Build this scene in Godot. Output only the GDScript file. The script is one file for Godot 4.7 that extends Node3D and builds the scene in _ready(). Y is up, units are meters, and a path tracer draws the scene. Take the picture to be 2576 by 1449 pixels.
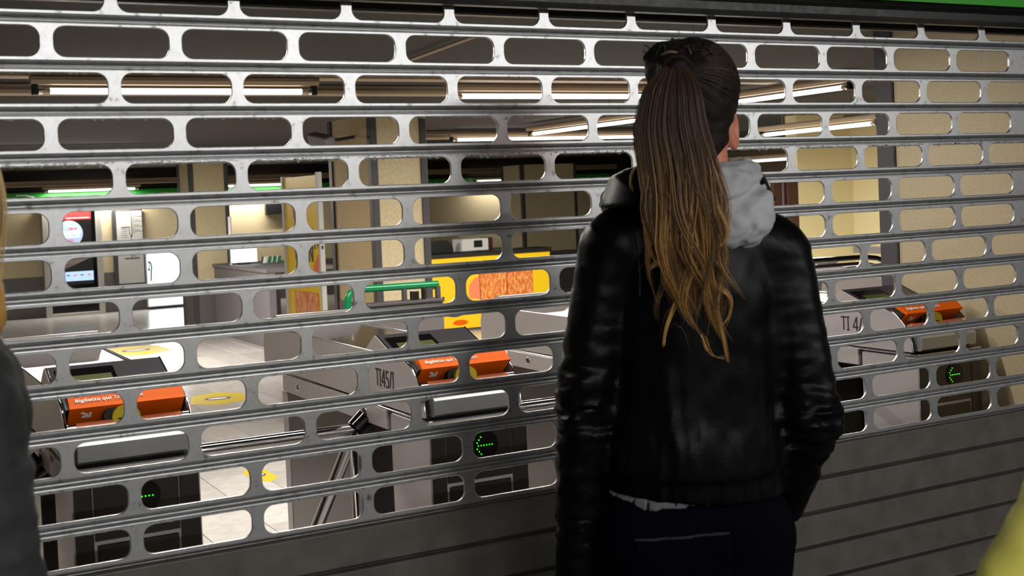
extends Node3D
# A closed perforated roller shutter in front of a metro ticket hall, people waiting before it.
# World: the shutter stands in the plane z = 0, x runs along it, the hall lies at z < 0, the floor is y = 0.

const PITCH := 0.08            # height of one slat
const HOLE := 0.2189           # distance from one hole to the next
const ROW0 := 1.8377           # height of the middle of the topmost row of holes
const TW := 0.283              # width of a turnstile
const TFRONT := -0.6           # front of the turnstiles
const WALLZ := -16.55          # far wall of the hall
const HALL_TOP := 2.1

var M := {}
var used := {}
var rng := RandomNumberGenerator.new()

# ---------------------------------------------------------------- materials
func mat(key: String, c: Color, rough := 0.6, metal := 0.0, spec := 0.5) -> StandardMaterial3D:
	var m := StandardMaterial3D.new()
	m.resource_name = key
	m.albedo_color = c
	m.roughness = rough
	m.metallic = metal
	m.metallic_specular = spec
	M[key] = m
	return m

func glow(key: String, c: Color, energy: float) -> StandardMaterial3D:
	var m := mat(key, c, 0.4)
	m.emission_enabled = true
	m.emission = c
	m.emission_energy_multiplier = energy
	return m

func noise_tex(seed_n: int, freq: float, ramp: Array, size := 512, octaves := 4, kind := FastNoiseLite.TYPE_SIMPLEX_SMOOTH) -> NoiseTexture2D:
	var n := FastNoiseLite.new()
	n.seed = seed_n
	n.noise_type = kind
	n.frequency = freq
	n.fractal_octaves = octaves
	var t := NoiseTexture2D.new()
	t.width = size
	t.height = size
	t.seamless = true
	t.noise = n
	var g := Gradient.new()
	var offs := PackedFloat32Array()
	var cols := PackedColorArray()
	for r in ramp:
		offs.append(r[0])
		cols.append(r[1])
	g.offsets = offs
	g.colors = cols
	t.color_ramp = g
	return t

func tri(m: StandardMaterial3D, scale: float, world := true) -> void:
	m.uv1_triplanar = true
	m.uv1_world_triplanar = world
	m.uv1_scale = Vector3.ONE * scale

func bump(m: StandardMaterial3D, t: Texture2D, cm: float) -> void:
	m.heightmap_enabled = true
	m.heightmap_texture = t
	m.heightmap_scale = cm

func g(v: float) -> Color:
	return Color(v, v, v)

func make_materials() -> void:
	var m := mat("aluminium", Color(0.81, 0.812, 0.815), 0.35, 1.0)
	m.albedo_texture = noise_tex(3, 0.02, [[0.0, g(0.55)], [0.17, g(0.74)], [0.25, g(0.95)], [0.6, g(1.0)], [1.0, g(0.94)]], 1024, 5)
	tri(m, 1.7)
	m = mat("slat_solid", Color(0.46, 0.44, 0.415), 0.42, 0.75)
	m.albedo_texture = noise_tex(9, 0.008, [[0.0, g(0.84)], [0.5, g(0.93)], [1.0, g(1.0)]], 1024, 5)
	tri(m, 1.3)
	mat("dust", Color(0.66, 0.64, 0.60), 1.0)
	mat("grime", Color(0.10, 0.095, 0.09), 1.0)
	m = mat("black_paint", Color(0.075, 0.072, 0.075), 0.42)
	m.roughness_texture = noise_tex(21, 0.03, [[0.0, g(0.7)], [1.0, g(1.0)]])
	tri(m, 2.0)
	mat("green_enamel", Color(0.22, 0.70, 0.10), 0.35)
	mat("band_green", Color(0.05, 0.55, 0.13), 0.45)
	m = mat("beige_wall", Color(0.80, 0.74, 0.60), 0.75)
	m.albedo_texture = noise_tex(5, 0.05, [[0.0, g(0.88)], [0.5, g(0.97)], [1.0, g(1.0)]], 512, 5)
	tri(m, 1.3)
	m = mat("pier_paint", Color(0.73, 0.67, 0.555), 0.6)
	m.albedo_texture = noise_tex(6, 0.16, [[0.0, g(0.62)], [0.3, g(0.86)], [0.5, g(0.97)], [1.0, g(1.0)]], 512, 4)
	tri(m, 2.6)
	mat("cream_wall", Color(0.90, 0.85, 0.67), 0.7)
	mat("grey_wainscot", Color(0.36, 0.34, 0.34), 0.55)
	mat("trim_grey", Color(0.24, 0.23, 0.25), 0.5)
	mat("trim_light", Color(0.55, 0.54, 0.56), 0.45)
	m = mat("soffit", Color(0.165, 0.13, 0.12), 0.85)
	m.albedo_texture = noise_tex(12, 0.03, [[0.0, g(0.75)], [1.0, g(1.0)]])
	tri(m, 0.8)
	for k in 3:
		m = mat("tile_%d" % k, [Color(0.735, 0.715, 0.70), Color(0.70, 0.68, 0.665), Color(0.765, 0.745, 0.735)][k], 0.24)
		m.albedo_texture = noise_tex(30 + k, 0.02, [[0.0, g(0.9)], [1.0, g(1.0)]])
		tri(m, 1.1)
	mat("joint", Color(0.20, 0.18, 0.17), 0.9)
	m = mat("steel", Color(0.70, 0.67, 0.675), 0.36, 0.4)
	m.roughness_texture = noise_tex(41, 0.02, [[0.0, g(0.8)], [1.0, g(1.0)]])
	tri(m, 2.2)
	mat("steel_mirror", Color(0.52, 0.51, 0.51), 0.13, 1.0)
	mat("steel_dark", Color(0.33, 0.315, 0.305), 0.22, 0.85)
	m = mat("steel_slab", Color(0.72, 0.73, 0.74), 0.34, 0.9)
	mat("chrome", Color(0.86, 0.86, 0.87), 0.08, 1.0)
	mat("black_gloss", Color(0.03, 0.03, 0.033), 0.12)
	mat("head_face", Color(0.27, 0.26, 0.28), 0.3, 0.55)
	mat("black_plastic", Color(0.045, 0.045, 0.05), 0.45)
	mat("orange", Color(0.87, 0.37, 0.0), 0.6, 0.0, 0.25)
	mat("orange_lip", Color(0.93, 0.52, 0.36), 0.2)
	mat("yellow_reader", Color(0.80, 0.70, 0.06), 0.3)
	mat("yellow_ad", Color(0.93, 0.77, 0.06), 0.35)
	mat("yellow_floor", Color(0.78, 0.68, 0.12), 0.4)
	mat("white_print", Color(0.92, 0.91, 0.90), 0.5)
	mat("black_print", Color(0.06, 0.055, 0.055), 0.5)
	mat("blue_print", Color(0.16, 0.14, 0.36), 0.5)
	mat("red_print", Color(0.80, 0.14, 0.16), 0.5)
	glow("led", Color(0.16, 1.0, 0.10), 2.0)
	glow("lcd", Color(0.20, 0.23, 0.02), 0.12)
	glow("tube_white", Color(1.0, 0.985, 0.95), 6.0)
	glow("tube_front", Color(1.0, 0.985, 0.95), 6.0)
	glow("panel_white", Color(0.93, 0.97, 1.0), 1.7)
	glow("screen_white", Color(0.95, 0.98, 1.0), 1.5)
	glow("screen_black", Color(0.035, 0.035, 0.04), 0.9)
	glow("screen_red", Color(0.93, 0.20, 0.20), 0.75)
	glow("screen_blue", Color(0.60, 0.68, 0.80), 0.75)
	glow("screen_strip", Color(0.68, 0.80, 0.95), 0.9)
	glow("screen_text", Color(0.95, 0.97, 1.0), 1.0)
	glow("screen_grey", Color(0.42, 0.36, 0.35), 0.6)
	mat("teal_print", Color(0.03, 0.20, 0.24), 0.5)
	mat("lamp_case", Color(0.60, 0.52, 0.42), 0.5)
	mat("socket", Color(0.035, 0.035, 0.04), 0.4)
	mat("tube_glass_end", Color(0.78, 0.70, 0.60), 0.3)
	m = mat("paper", Color(0.74, 0.74, 0.73), 0.45)
	mat("counter_grey", Color(0.42, 0.40, 0.41), 0.6)
	mat("rail_green", Color(0.02, 0.42, 0.25), 0.22)
	mat("leaflet_green", Color(0.06, 0.42, 0.26), 0.5)
	m = mat("brown_wood", Color(0.30, 0.13, 0.085), 0.4)
	m.albedo_texture = noise_tex(55, 0.03, [[0.0, g(0.7)], [1.0, g(1.0)]])
	tri(m, 3.0)
	mat("granite", Color(0.50, 0.50, 0.47), 0.5)
	M.granite.albedo_texture = noise_tex(61, 0.25, [[0.0, g(0.5)], [0.5, g(0.9)], [1.0, g(1.0)]], 256, 2)
	tri(M.granite, 4.0)
	mat("lobby_floor", Color(0.075, 0.072, 0.07), 0.6)
	mat("lobby_wall", Color(0.50, 0.485, 0.46), 0.8)
	mat("lobby_wainscot", Color(0.13, 0.125, 0.125), 0.7)
	mat("lobby_ceiling", Color(0.32, 0.31, 0.30), 0.9)
	mat("grey_frame", Color(0.70, 0.69, 0.67), 0.45)

# ---------------------------------------------------------------- mesh building
class Shape:
	var v := PackedVector3Array()
	var n := PackedVector3Array()
	var uv := PackedVector2Array()
	var c := PackedColorArray()
	func t3(a: Vector3, b: Vector3, d: Vector3) -> void:   # seen from outside, counter-clockwise
		var q := (b - a).cross(d - a)
		if q.length_squared() < 1e-20:
			return
		q = q.normalized()
		v.append_array([a, d, b])
		n.append_array([q, q, q])
		uv.append_array([Vector2.ZERO, Vector2.ZERO, Vector2.ZERO])
	func s3(a: Vector3, b: Vector3, d: Vector3, na: Vector3, nb: Vector3, nd: Vector3) -> void:
		v.append_array([a, d, b])
		n.append_array([na, nd, nb])
		uv.append_array([Vector2.ZERO, Vector2.ZERO, Vector2.ZERO])
	func q4(a: Vector3, b: Vector3, d: Vector3, e: Vector3) -> void:
		t3(a, b, d)
		t3(a, d, e)
	func q4uv(a: Vector3, b: Vector3, d: Vector3, e: Vector3) -> void:   # uv (0,1) at a, (1,1) at b, (1,0) at d, (0,0) at e
		var q := (b - a).cross(d - a).normalized()
		v.append_array([a, d, b, a, e, d])
		n.append_array([q, q, q, q, q, q])
		uv.append_array([Vector2(0, 1), Vector2(1, 0), Vector2(1, 1), Vector2(0, 1), Vector2(0, 0), Vector2(1, 0)])
	func box(lo: Vector3, hi: Vector3, b := 0.0) -> void:
		if b <= 0.0:
			b = 1e-5
		var p := func(ix: int, iy: int, iz: int, ax: int) -> Vector3:
			var r := Vector3(hi.x if ix else lo.x, hi.y if iy else lo.y, hi.z if iz else lo.z)
			var s := Vector3(-b if ix else b, -b if iy else b, -b if iz else b)
			s[ax] = 0.0
			return r + s
		for ax in 3:
			var u := (ax + 1) % 3
			var w := (ax + 2) % 3
			for side in 2:
				var k := [[0, 0], [1, 0], [1, 1], [0, 1]]
				if side == 0:
					k.reverse()
				var c4 := []
				for kk in k:
					var id := [0, 0, 0]
					id[ax] = side
					id[u] = kk[0]
					id[w] = kk[1]
					c4.append(p.call(id[0], id[1], id[2], ax))
				q4(c4[0], c4[1], c4[2], c4[3])
		if b < 1e-4:
			return
		for ax in 3:
			var u := (ax + 1) % 3
			var w := (ax + 2) % 3
			for su in 2:
				for sw in 2:
					var a0 := [0, 0, 0]
					a0[u] = su
					a0[w] = sw
					var a1 := a0.duplicate()
					a1[ax] = 1
					var A: Vector3 = p.call(a0[0], a0[1], a0[2], u)
					var B: Vector3 = p.call(a1[0], a1[1], a1[2], u)
					var C: Vector3 = p.call(a1[0], a1[1], a1[2], w)
					var D: Vector3 = p.call(a0[0], a0[1], a0[2], w)
					if su != sw:
						q4(A, B, C, D)
					else:
						q4(D, C, B, A)
	func prism_x(poly: PackedVector2Array, x0: float, x1: float) -> void:   # poly of (z, y), extruded along x
		var area := 0.0
		for i in poly.size():
			var p := poly[i]
			var r := poly[(i + 1) % poly.size()]
			area += p.x * r.y - r.x * p.y
		var pl := poly.duplicate()
		if area < 0.0:
			pl.reverse()
		var k := pl.size()
		for i in k:
			var p := pl[i]
			var r := pl[(i + 1) % k]
			q4(Vector3(x0, p.y, p.x), Vector3(x1, p.y, p.x), Vector3(x1, r.y, r.x), Vector3(x0, r.y, r.x))
		var ix := Geometry2D.triangulate_polygon(pl)
		for i in range(0, ix.size(), 3):
			var a := pl[ix[i]]
			var b := pl[ix[i + 1]]
			var d := pl[ix[i + 2]]
			if (b - a).cross(d - a) < 0.0:
				var e := b
				b = d
				d = e
			t3(Vector3(x0, a.y, a.x), Vector3(x0, b.y, b.x), Vector3(x0, d.y, d.x))
			t3(Vector3(x1, a.y, a.x), Vector3(x1, d.y, d.x), Vector3(x1, b.y, b.x))
	func prism_z(poly: PackedVector2Array, z0: float, z1: float) -> void:   # poly of (x, y), extruded along z, z1 is the front
		var k := poly.size()
		var pl := poly.duplicate()
		if Geometry2D.is_polygon_clockwise(pl):
			pl.reverse()
		var area := 0.0
		for i in k:
			area += pl[i].cross(pl[(i + 1) % k])
		if area < 0.0:
			pl.reverse()
		for i in k:
			var p := pl[i]
			var r := pl[(i + 1) % k]
			q4(Vector3(p.x, p.y, z0), Vector3(r.x, r.y, z0), Vector3(r.x, r.y, z1), Vector3(p.x, p.y, z1))
		var ix := Geometry2D.triangulate_polygon(pl)
		for i in range(0, ix.size(), 3):
			var a := pl[ix[i]]
			var b := pl[ix[i + 1]]
			var d := pl[ix[i + 2]]
			if (b - a).cross(d - a) < 0.0:
				var e := b
				b = d
				d = e
			t3(Vector3(a.x, a.y, z1), Vector3(b.x, b.y, z1), Vector3(d.x, d.y, z1))
			t3(Vector3(a.x, a.y, z0), Vector3(d.x, d.y, z0), Vector3(b.x, b.y, z0))
	func tube(path: PackedVector3Array, radii: Array, segs := 12, flat := 1.0, caps := true) -> void:
		var k := path.size()
		var side := Vector3.ZERO
		var rings := []
		var nrm := []
		for i in k:
			var d := (path[mini(i + 1, k - 1)] - path[maxi(i - 1, 0)]).normalized()
			if i == 0:
				side = d.cross(Vector3.UP if absf(d.y) < 0.9 else Vector3.RIGHT).normalized()
			side = (side - d * side.dot(d)).normalized()
			var up := d.cross(side)
			var r: float = radii[mini(i, radii.size() - 1)]
			var ring := PackedVector3Array()
			var nn := PackedVector3Array()
			for j in segs:
				var a := TAU * j / segs
				nn.append((side * cos(a) + up * sin(a)).normalized())
				ring.append(path[i] + (side * cos(a) + up * sin(a) * flat) * r)
			rings.append(ring)
			nrm.append(nn)
		for i in k - 1:
			for j in segs:
				var jj := (j + 1) % segs
				s3(rings[i][j], rings[i][jj], rings[i + 1][jj], nrm[i][j], nrm[i][jj], nrm[i + 1][jj])
				s3(rings[i][j], rings[i + 1][jj], rings[i + 1][j], nrm[i][j], nrm[i + 1][jj], nrm[i + 1][j])
		if caps:
			for j in segs:
				var jj := (j + 1) % segs
				t3(path[0], rings[0][jj], rings[0][j])
				t3(path[k - 1], rings[k - 1][j], rings[k - 1][jj])
	func cyl(a: Vector3, b: Vector3, r: float, segs := 16) -> void:
		tube(PackedVector3Array([a, b]), [r], segs)
	func mesh() -> ArrayMesh:
		var arr := []
		arr.resize(Mesh.ARRAY_MAX)
		arr[Mesh.ARRAY_VERTEX] = v
		arr[Mesh.ARRAY_NORMAL] = n
		if uv.size() == v.size():
			arr[Mesh.ARRAY_TEX_UV] = uv
		if c.size() == v.size():
			arr[Mesh.ARRAY_COLOR] = c
		var am := ArrayMesh.new()
		am.add_surface_from_arrays(Mesh.PRIMITIVE_TRIANGLES, arr)
		return am

func numbered(called: String) -> String:
	used[called] = used.get(called, -1) + 1
	return called if used[called] == 0 else "%s_%03d" % [called, used[called]]

func thing(called: String, label: String, category: String, at := Vector3.ZERO, group := "") -> Node3D:
	var o := Node3D.new()
	o.name = numbered(called)
	add_child(o)
	o.position = at
	tag(o, label, category, group)
	return o

func tag(o: Node, label: String, category := "", group := "", kind := "") -> void:
	if label:
		o.set_meta("label", label)
	if category:
		o.set_meta("category", category)
	if group:
		o.set_meta("group", group)
	if kind:
		o.set_meta("kind", kind)

func put(called: String, mesh: Mesh, m: Material, parent: Node = null, at := Vector3.ZERO) -> MeshInstance3D:
	var o := MeshInstance3D.new()
	o.mesh = mesh
	o.material_override = m
	if parent == null:
		o.name = numbered(called)
		add_child(o)
	else:
		o.name = called
		parent.add_child(o, true)
	o.position = at
	return o

func part(called: String, s: Shape, m: Material, parent: Node = null) -> MeshInstance3D:
	return put(called, s.mesh(), m, parent)

func boxpart(called: String, lo: Vector3, hi: Vector3, m: Material, parent: Node = null, b := 0.0) -> MeshInstance3D:
	var s := Shape.new()
	s.box(lo, hi, b)
	return part(called, s, m, parent)

func struct(called: String, s: Shape, m: Material) -> MeshInstance3D:
	var o := put(called, s.mesh(), m)
	o.set_meta("kind", "structure")
	return o

func structbox(called: String, lo: Vector3, hi: Vector3, m: Material, b := 0.0) -> MeshInstance3D:
	var s := Shape.new()
	s.box(lo, hi, b)
	return struct(called, s, m)

func text(parent: Node, words: String, size: float, at: Vector3, m: Material, turn := Vector3.ZERO, bold := false, depth := 0.001, called := "lettering", stretch := 1.0) -> MeshInstance3D:
	var f := SystemFont.new()
	f.font_names = PackedStringArray(["Droid Sans"])
	f.font_weight = 700 if bold else 400
	var t := TextMesh.new()
	t.font = f
	t.text = words
	t.font_size = 64
	t.pixel_size = size / 64.0
	t.depth = depth
	t.curve_step = 4.0
	t.horizontal_alignment = HORIZONTAL_ALIGNMENT_LEFT
	t.vertical_alignment = VERTICAL_ALIGNMENT_CENTER
	var o := put(called, t, m, parent, at)
	o.rotation = turn
	o.scale.x = stretch
	return o

func ellipse(cx: float, cy: float, rx: float, ry: float, k := 28) -> PackedVector2Array:
	var p := PackedVector2Array()
	for i in k:
		p.append(Vector2(cx + rx * cos(TAU * i / k), cy + ry * sin(TAU * i / k)))
	return p

# ---------------------------------------------------------------- scene
func _ready() -> void:
	rng.seed = 11
	# camera
	var cam := Camera3D.new()
	cam.name = "camera"
	add_child(cam)
	var at := CameraAttributesPhysical.new()
	at.frustum_focal_length = 35.0
	at.frustum_focus_distance = 4.0
	at.frustum_near = 0.05
	at.frustum_far = 100.0
	at.exposure_aperture = 6.5
	cam.attributes = at
	cam.projection = Camera3D.PROJECTION_FRUSTUM
	cam.near = 0.05
	cam.far = 100.0
	cam.size = 2.0 * 724.5 / 3103.6 * 0.05
	cam.frustum_offset = Vector2(0, -160.0 / 3103.6 * 0.05)
	cam.position = Vector3(-0.2123, 1.46, 2.2294)
	cam.rotation = Vector3(-0.0230766, -0.4972727, -0.0422168)
	cam.current = true
	# environment: closed rooms, no sky
	var env := Environment.new()
	env.background_mode = Environment.BG_COLOR
	env.background_color = Color(0, 0, 0)
	env.tonemap_mode = Environment.TONE_MAPPER_LINEAR
	env.tonemap_exposure = 1.0
	env.sdfgi_enabled = true
	env.ssao_enabled = true
	env.ssil_enabled = true
	var we := WorldEnvironment.new()
	we.name = "environment"
	we.environment = env
	add_child(we)
	make_materials()
	build_lamps()
	build_rooms()
	build_shutter()
	build_turnstiles()
	build_hall()
	build_people()

# ---------------------------------------------------------------- lamps
func tube_lamp(label: String, a: Vector3, b: Vector3, energy: float, group: String, glowing := "tube_white", case_w := 0.05, rod := 0.0) -> Node3D:
	# a bare fluorescent tube on a sheet steel batten; the tube runs from a to b
	var d := (b - a)
	var len := d.length()
	var t := thing("fluorescent_lamp", label, "lamp", (a + b) / 2, group)
	t.rotation.y = atan2(-d.z, d.x)
	var h := len / 2
	var s := Shape.new()
	var w := case_w
	s.prism_x(PackedVector2Array([Vector2(-w * 0.5, 0.028), Vector2(-w * 0.72, 0.045), Vector2(-w * 0.72, 0.060), Vector2(-w * 0.5, 0.066), Vector2(w * 0.5, 0.066), Vector2(w * 0.72, 0.060), Vector2(w * 0.72, 0.045), Vector2(w * 0.5, 0.028)]), -h - 0.05, h + 0.05)
	part("batten", s, M.lamp_case, t)
	s = Shape.new()
	s.cyl(Vector3(-h + 0.03, 0, 0), Vector3(h - 0.03, 0, 0), 0.0135, 16)
	part("tube", s, M[glowing], t)
	for e in [-1.0, 1.0]:
		s = Shape.new()
		s.cyl(Vector3(e * (h - 0.03), 0, 0), Vector3(e * (h + 0.002), 0, 0), 0.0133, 14)
		part("tube_end", s, M.tube_glass_end, t)
		s = Shape.new()
		s.cyl(Vector3(e * (h + 0.002), 0, 0), Vector3(e * (h + 0.018), 0, 0), 0.017, 14)
		part("collar", s, M.chrome, t)
		s = Shape.new()
		s.box(Vector3(minf(e * (h + 0.018), e * (h + 0.045)), -0.018, -0.017), Vector3(maxf(e * (h + 0.018), e * (h + 0.045)), 0.03, 0.017), 0.004)
		part("socket", s, M.socket, t)
	if rod > 0.0:
		for e in [-0.6, 0.6]:
			s = Shape.new()
			s.cyl(Vector3(e * h, 0.06, 0), Vector3(e * h, 0.066 + rod, 0), 0.006, 8)
			part("hanger_rod", s, M.lamp_case, t)
	var l := AreaLight3D.new()
	l.name = "tube_light"
	l.area_size = Vector2(len - 0.06, 0.03)
	l.light_color = Color(1.0, 0.975, 0.93) if glowing == "tube_white" else Color(1.0, 0.995, 0.985)
	l.light_energy = energy
	l.shadow_enabled = true
	l.set("area_range", 30.0)
	t.add_child(l)
	l.position = Vector3(0, -0.02, 0)
	l.rotation = Vector3(-PI / 2, 0, 0)
	return t

func trunking(label: String, lo: Vector3, hi: Vector3) -> void:
	var t := thing("lamp_trunking", label, "trunking", Vector3.ZERO, "steel trunkings under the hall ceiling")
	boxpart("channel", lo, hi, M.lamp_case, t, 0.004)
	var along := 0 if hi.x - lo.x > hi.z - lo.z else 2
	var l2 := lo
	var h2 := hi
	l2[2 - along] -= 0.012
	h2[2 - along] += 0.012
	l2.y = lo.y + 0.012
	h2.y = lo.y + 0.020
	boxpart("flange", l2, h2, M.lamp_case, t)

const HALL_E := 5.2
const LOBBY_E := 11.0

func build_lamps() -> void:
	var y := 2.0
	var gr := "bare tube lamps under the dark hall ceiling"
	tube_lamp("bare fluorescent tube with black sockets, parallel to the shutter beside the slanting ceiling pipe", Vector3(0.58, y, -3.44), Vector3(1.78, y, -3.44), HALL_E * 1.5, gr)
	tube_lamp("bare fluorescent tube parallel to the shutter, on the trunking behind the ponytailed woman's head", Vector3(2.68, y, -3.655), Vector3(3.90, y, -3.655), HALL_E, gr)
	tube_lamp("long bare fluorescent tube parallel to the shutter, just behind the beige column top", Vector3(4.80, y, -8.05), Vector3(6.9, y, -8.05), HALL_E * 1.4, gr)
	tube_lamp("bare fluorescent tube running away from the shutter, beside the grey corner trim of the pier", Vector3(4.86, y, -3.05), Vector3(4.86, y, -4.35), HALL_E, gr)
	tube_lamp("bare fluorescent tube running away from the shutter, in front of the cream wall", Vector3(6.0, 1.85, -3.98), Vector3(6.12, 1.85, -5.28), HALL_E * 1.5, gr, "tube_white", 0.05, 0.184)
	tube_lamp("bare fluorescent tube running away from the shutter behind the woman's hair", Vector3(5.2, y, -5.40), Vector3(5.2, y, -7.3), HALL_E * 1.3, gr)
	tube_lamp("bare fluorescent tube lighting the green band beside the brown door", Vector3(9.3, 1.75, -8.6), Vector3(9.3, 1.75, -10.8), HALL_E, gr, "tube_white", 0.05, 0.284)
	tube_lamp("fluorescent tube above the green band on the far wall, over the screen totem", Vector3(2.36, 1.80, WALLZ + 0.22), Vector3(3.62, 1.80, WALLZ + 0.22), HALL_E * 0.9, gr)
	tube_lamp("fluorescent tube above the green band on the far wall, behind the yellow totem", Vector3(4.75, 1.79, WALLZ + 0.22), Vector3(5.95, 1.79, WALLZ + 0.22), HALL_E * 0.5, gr)
	tube_lamp("thin distant fluorescent tube on the far wall, beside the far beige column", Vector3(9.2, 1.73, WALLZ + 0.22), Vector3(10.4, 1.73, WALLZ + 0.22), HALL_E * 0.2, gr, "tube_white", 0.05, 0.076)
	tube_lamp("fluorescent tube directly over the turnstile beside the blond person", Vector3(0.1, 2.025, -0.95), Vector3(1.3, 2.025, -0.95), HALL_E * 0.45, gr)
	tube_lamp("fluorescent tube directly over the turnstile against the beige pier", Vector3(1.5, 2.025, -0.95), Vector3(2.6, 2.025, -0.95), HALL_E * 0.3, gr)
	tube_lamp("bare fluorescent tube parallel to the shutter, between the first tube and the grey counter", Vector3(0.7, 1.985, -9.6), Vector3(2.3, 1.985, -9.6), HALL_E * 4.0, gr)
	trunking("brown steel trunking carrying the tubes parallel to the shutter", Vector3(-2.5, 2.068, -3.60), Vector3(4.75, 2.099, -3.49))
	trunking("second brown steel trunking beyond the first, parallel to the shutter", Vector3(-2.5, 2.05, -4.22), Vector3(4.75, 2.099, -4.10))
	trunking("steel trunking over the beige column, parallel to the shutter", Vector3(4.0, 2.02, -8.35), Vector3(7.6, 2.07, -8.2))
	trunking("steel trunking running away from the shutter above the cream wall lamp", Vector3(8.12, 2.05, -6.5), Vector3(8.24, 2.099, -4.4))
	trunking("dim steel trunking along the foot of the upper far wall", Vector3(-2.5, 1.872, WALLZ + 0.16), Vector3(12.0, 1.95, WALLZ + 0.3))
	var s := Shape.new()
	s.tube(PackedVector3Array([Vector3(2.03, 2.078, -2.85), Vector3(1.95, 2.078, -1.95)]), [0.008], 8)
	tag(part("ceiling_pipe", s, M.lamp_case), "thin tan pipe slanting under the dark hall ceiling", "pipe")
	# lamps on the photographer's side
	var lg := "bare tube lamps under the lobby ceiling"
	for k in 5:
		tube_lamp("bare fluorescent tube under the lobby ceiling, facing the shutter", Vector3(-2.2 + k * 1.75, 2.5, 4.3), Vector3(-0.8 + k * 1.75, 2.5, 4.3), LOBBY_E, lg, "tube_front")

# ---------------------------------------------------------------- the shutter
func rounded(w: float, h: float, r: float, k := 6) -> PackedVector2Array:
	var p := PackedVector2Array()
	for q in 4:
		var cx := (w / 2 - r) * (1 if q in [0, 3] else -1)
		var cy := (h / 2 - r) * (1 if q in [0, 1] else -1)
		for i in k + 1:
			var a := PI / 2 * (q + float(i) / k)
			p.append(Vector2(cx + r * cos(a), cy + r * sin(a)))
	return p

func slat_mesh(x0: float, x1: float, holes: Array) -> ArrayMesh:
	# local y = 0 is the middle of the holes; seam to the slat above at +0.037, to the one below at -0.043
	var s := Shape.new()
	var line := func(prof: Array) -> void:
		for i in prof.size() - 1:
			var a: Vector2 = prof[i]
			var b: Vector2 = prof[i + 1]
			s.q4(Vector3(x0, b.y, b.x), Vector3(x1, b.y, b.x), Vector3(x1, a.y, a.x), Vector3(x0, a.y, a.x))
	# (z, y), from the top down
	line.call([Vector2(-0.012, 0.0378), Vector2(-0.0035, 0.0376), Vector2(0.0004, 0.0368), Vector2(0.0018, 0.0356), Vector2(0.0017, 0.0343), Vector2(0.0003, 0.0333), Vector2(-0.0012, 0.0328), Vector2(-0.0010, 0.0318), Vector2(0.0, 0.0310)])
	line.call([Vector2(0.0, -0.0318), Vector2(0.0009, -0.0330), Vector2(0.0006, -0.0343), Vector2(-0.0020, -0.0364), Vector2(-0.0050, -0.0386), Vector2(-0.0066, -0.0394), Vector2(-0.0125, -0.0392)])
	line.call([Vector2(-0.0125, -0.0392), Vector2(-0.0125, -0.0435), Vector2(-0.013, -0.0435), Vector2(-0.010, -0.030), Vector2(-0.0045, -0.029)])
	line.call([Vector2(-0.0045, 0.030), Vector2(-0.012, 0.0378)])
	var top := 0.0310
	var bot := -0.0318
	if holes.is_empty():
		for z in [0.0, -0.0045]:
			s.q4(Vector3(x0, bot, z), Vector3(x1, bot, z), Vector3(x1, top, z), Vector3(x0, top, z))
		return s.mesh()
	var hw := 0.1958
	var hh := 0.0528
	var b := 0.0011
	var inner := rounded(hw, hh, 0.0195)
	var outer := rounded(hw + 2 * b, hh + 2 * b, 0.0195 + b)
	var W := hw / 2 + b
	var H := hh / 2 + b
	for z in [0.0, -0.0045]:
		s.q4(Vector3(x0, H, z), Vector3(x1, H, z), Vector3(x1, top, z), Vector3(x0, top, z))
		s.q4(Vector3(x0, bot, z), Vector3(x1, bot, z), Vector3(x1, -H, z), Vector3(x0, -H, z))
		var left := x0
		for i in holes.size() + 1:
			var right: float = holes[i] - W if i < holes.size() else x1
			s.q4(Vector3(left, -H, z), Vector3(right, -H, z), Vector3(right, H, z), Vector3(left, H, z))
			if i < holes.size():
				left = holes[i] + W
		for hx in holes:
			for q in 4:
				var corner := Vector3(hx + W * (1 if q in [0, 3] else -1), H * (1 if q in [0, 1] else -1), z)
				for i in 6:
					var a := outer[q * 7 + i]
					var d := outer[q * 7 + i + 1]
					s.t3(corner, Vector3(hx + d.x, d.y, z), Vector3(hx + a.x, a.y, z))
	for hx in holes:
		for i in inner.size():
			var j := (i + 1) % inner.size()
			var a0 := Vector3(hx + outer[i].x, outer[i].y, 0)
			var a1 := Vector3(hx + outer[j].x, outer[j].y, 0)
			var b0 := Vector3(hx + inner[i].x, inner[i].y, -b)
			var b1 := Vector3(hx + inner[j].x, inner[j].y, -b)
			var c0 := b0 + Vector3(0, 0, -0.0034)
			var c1 := b1 + Vector3(0, 0, -0.0034)
			s.q4(a0, a1, b1, b0)
			s.q4(b0, b1, c1, c0)
	return s.mesh()

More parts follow.
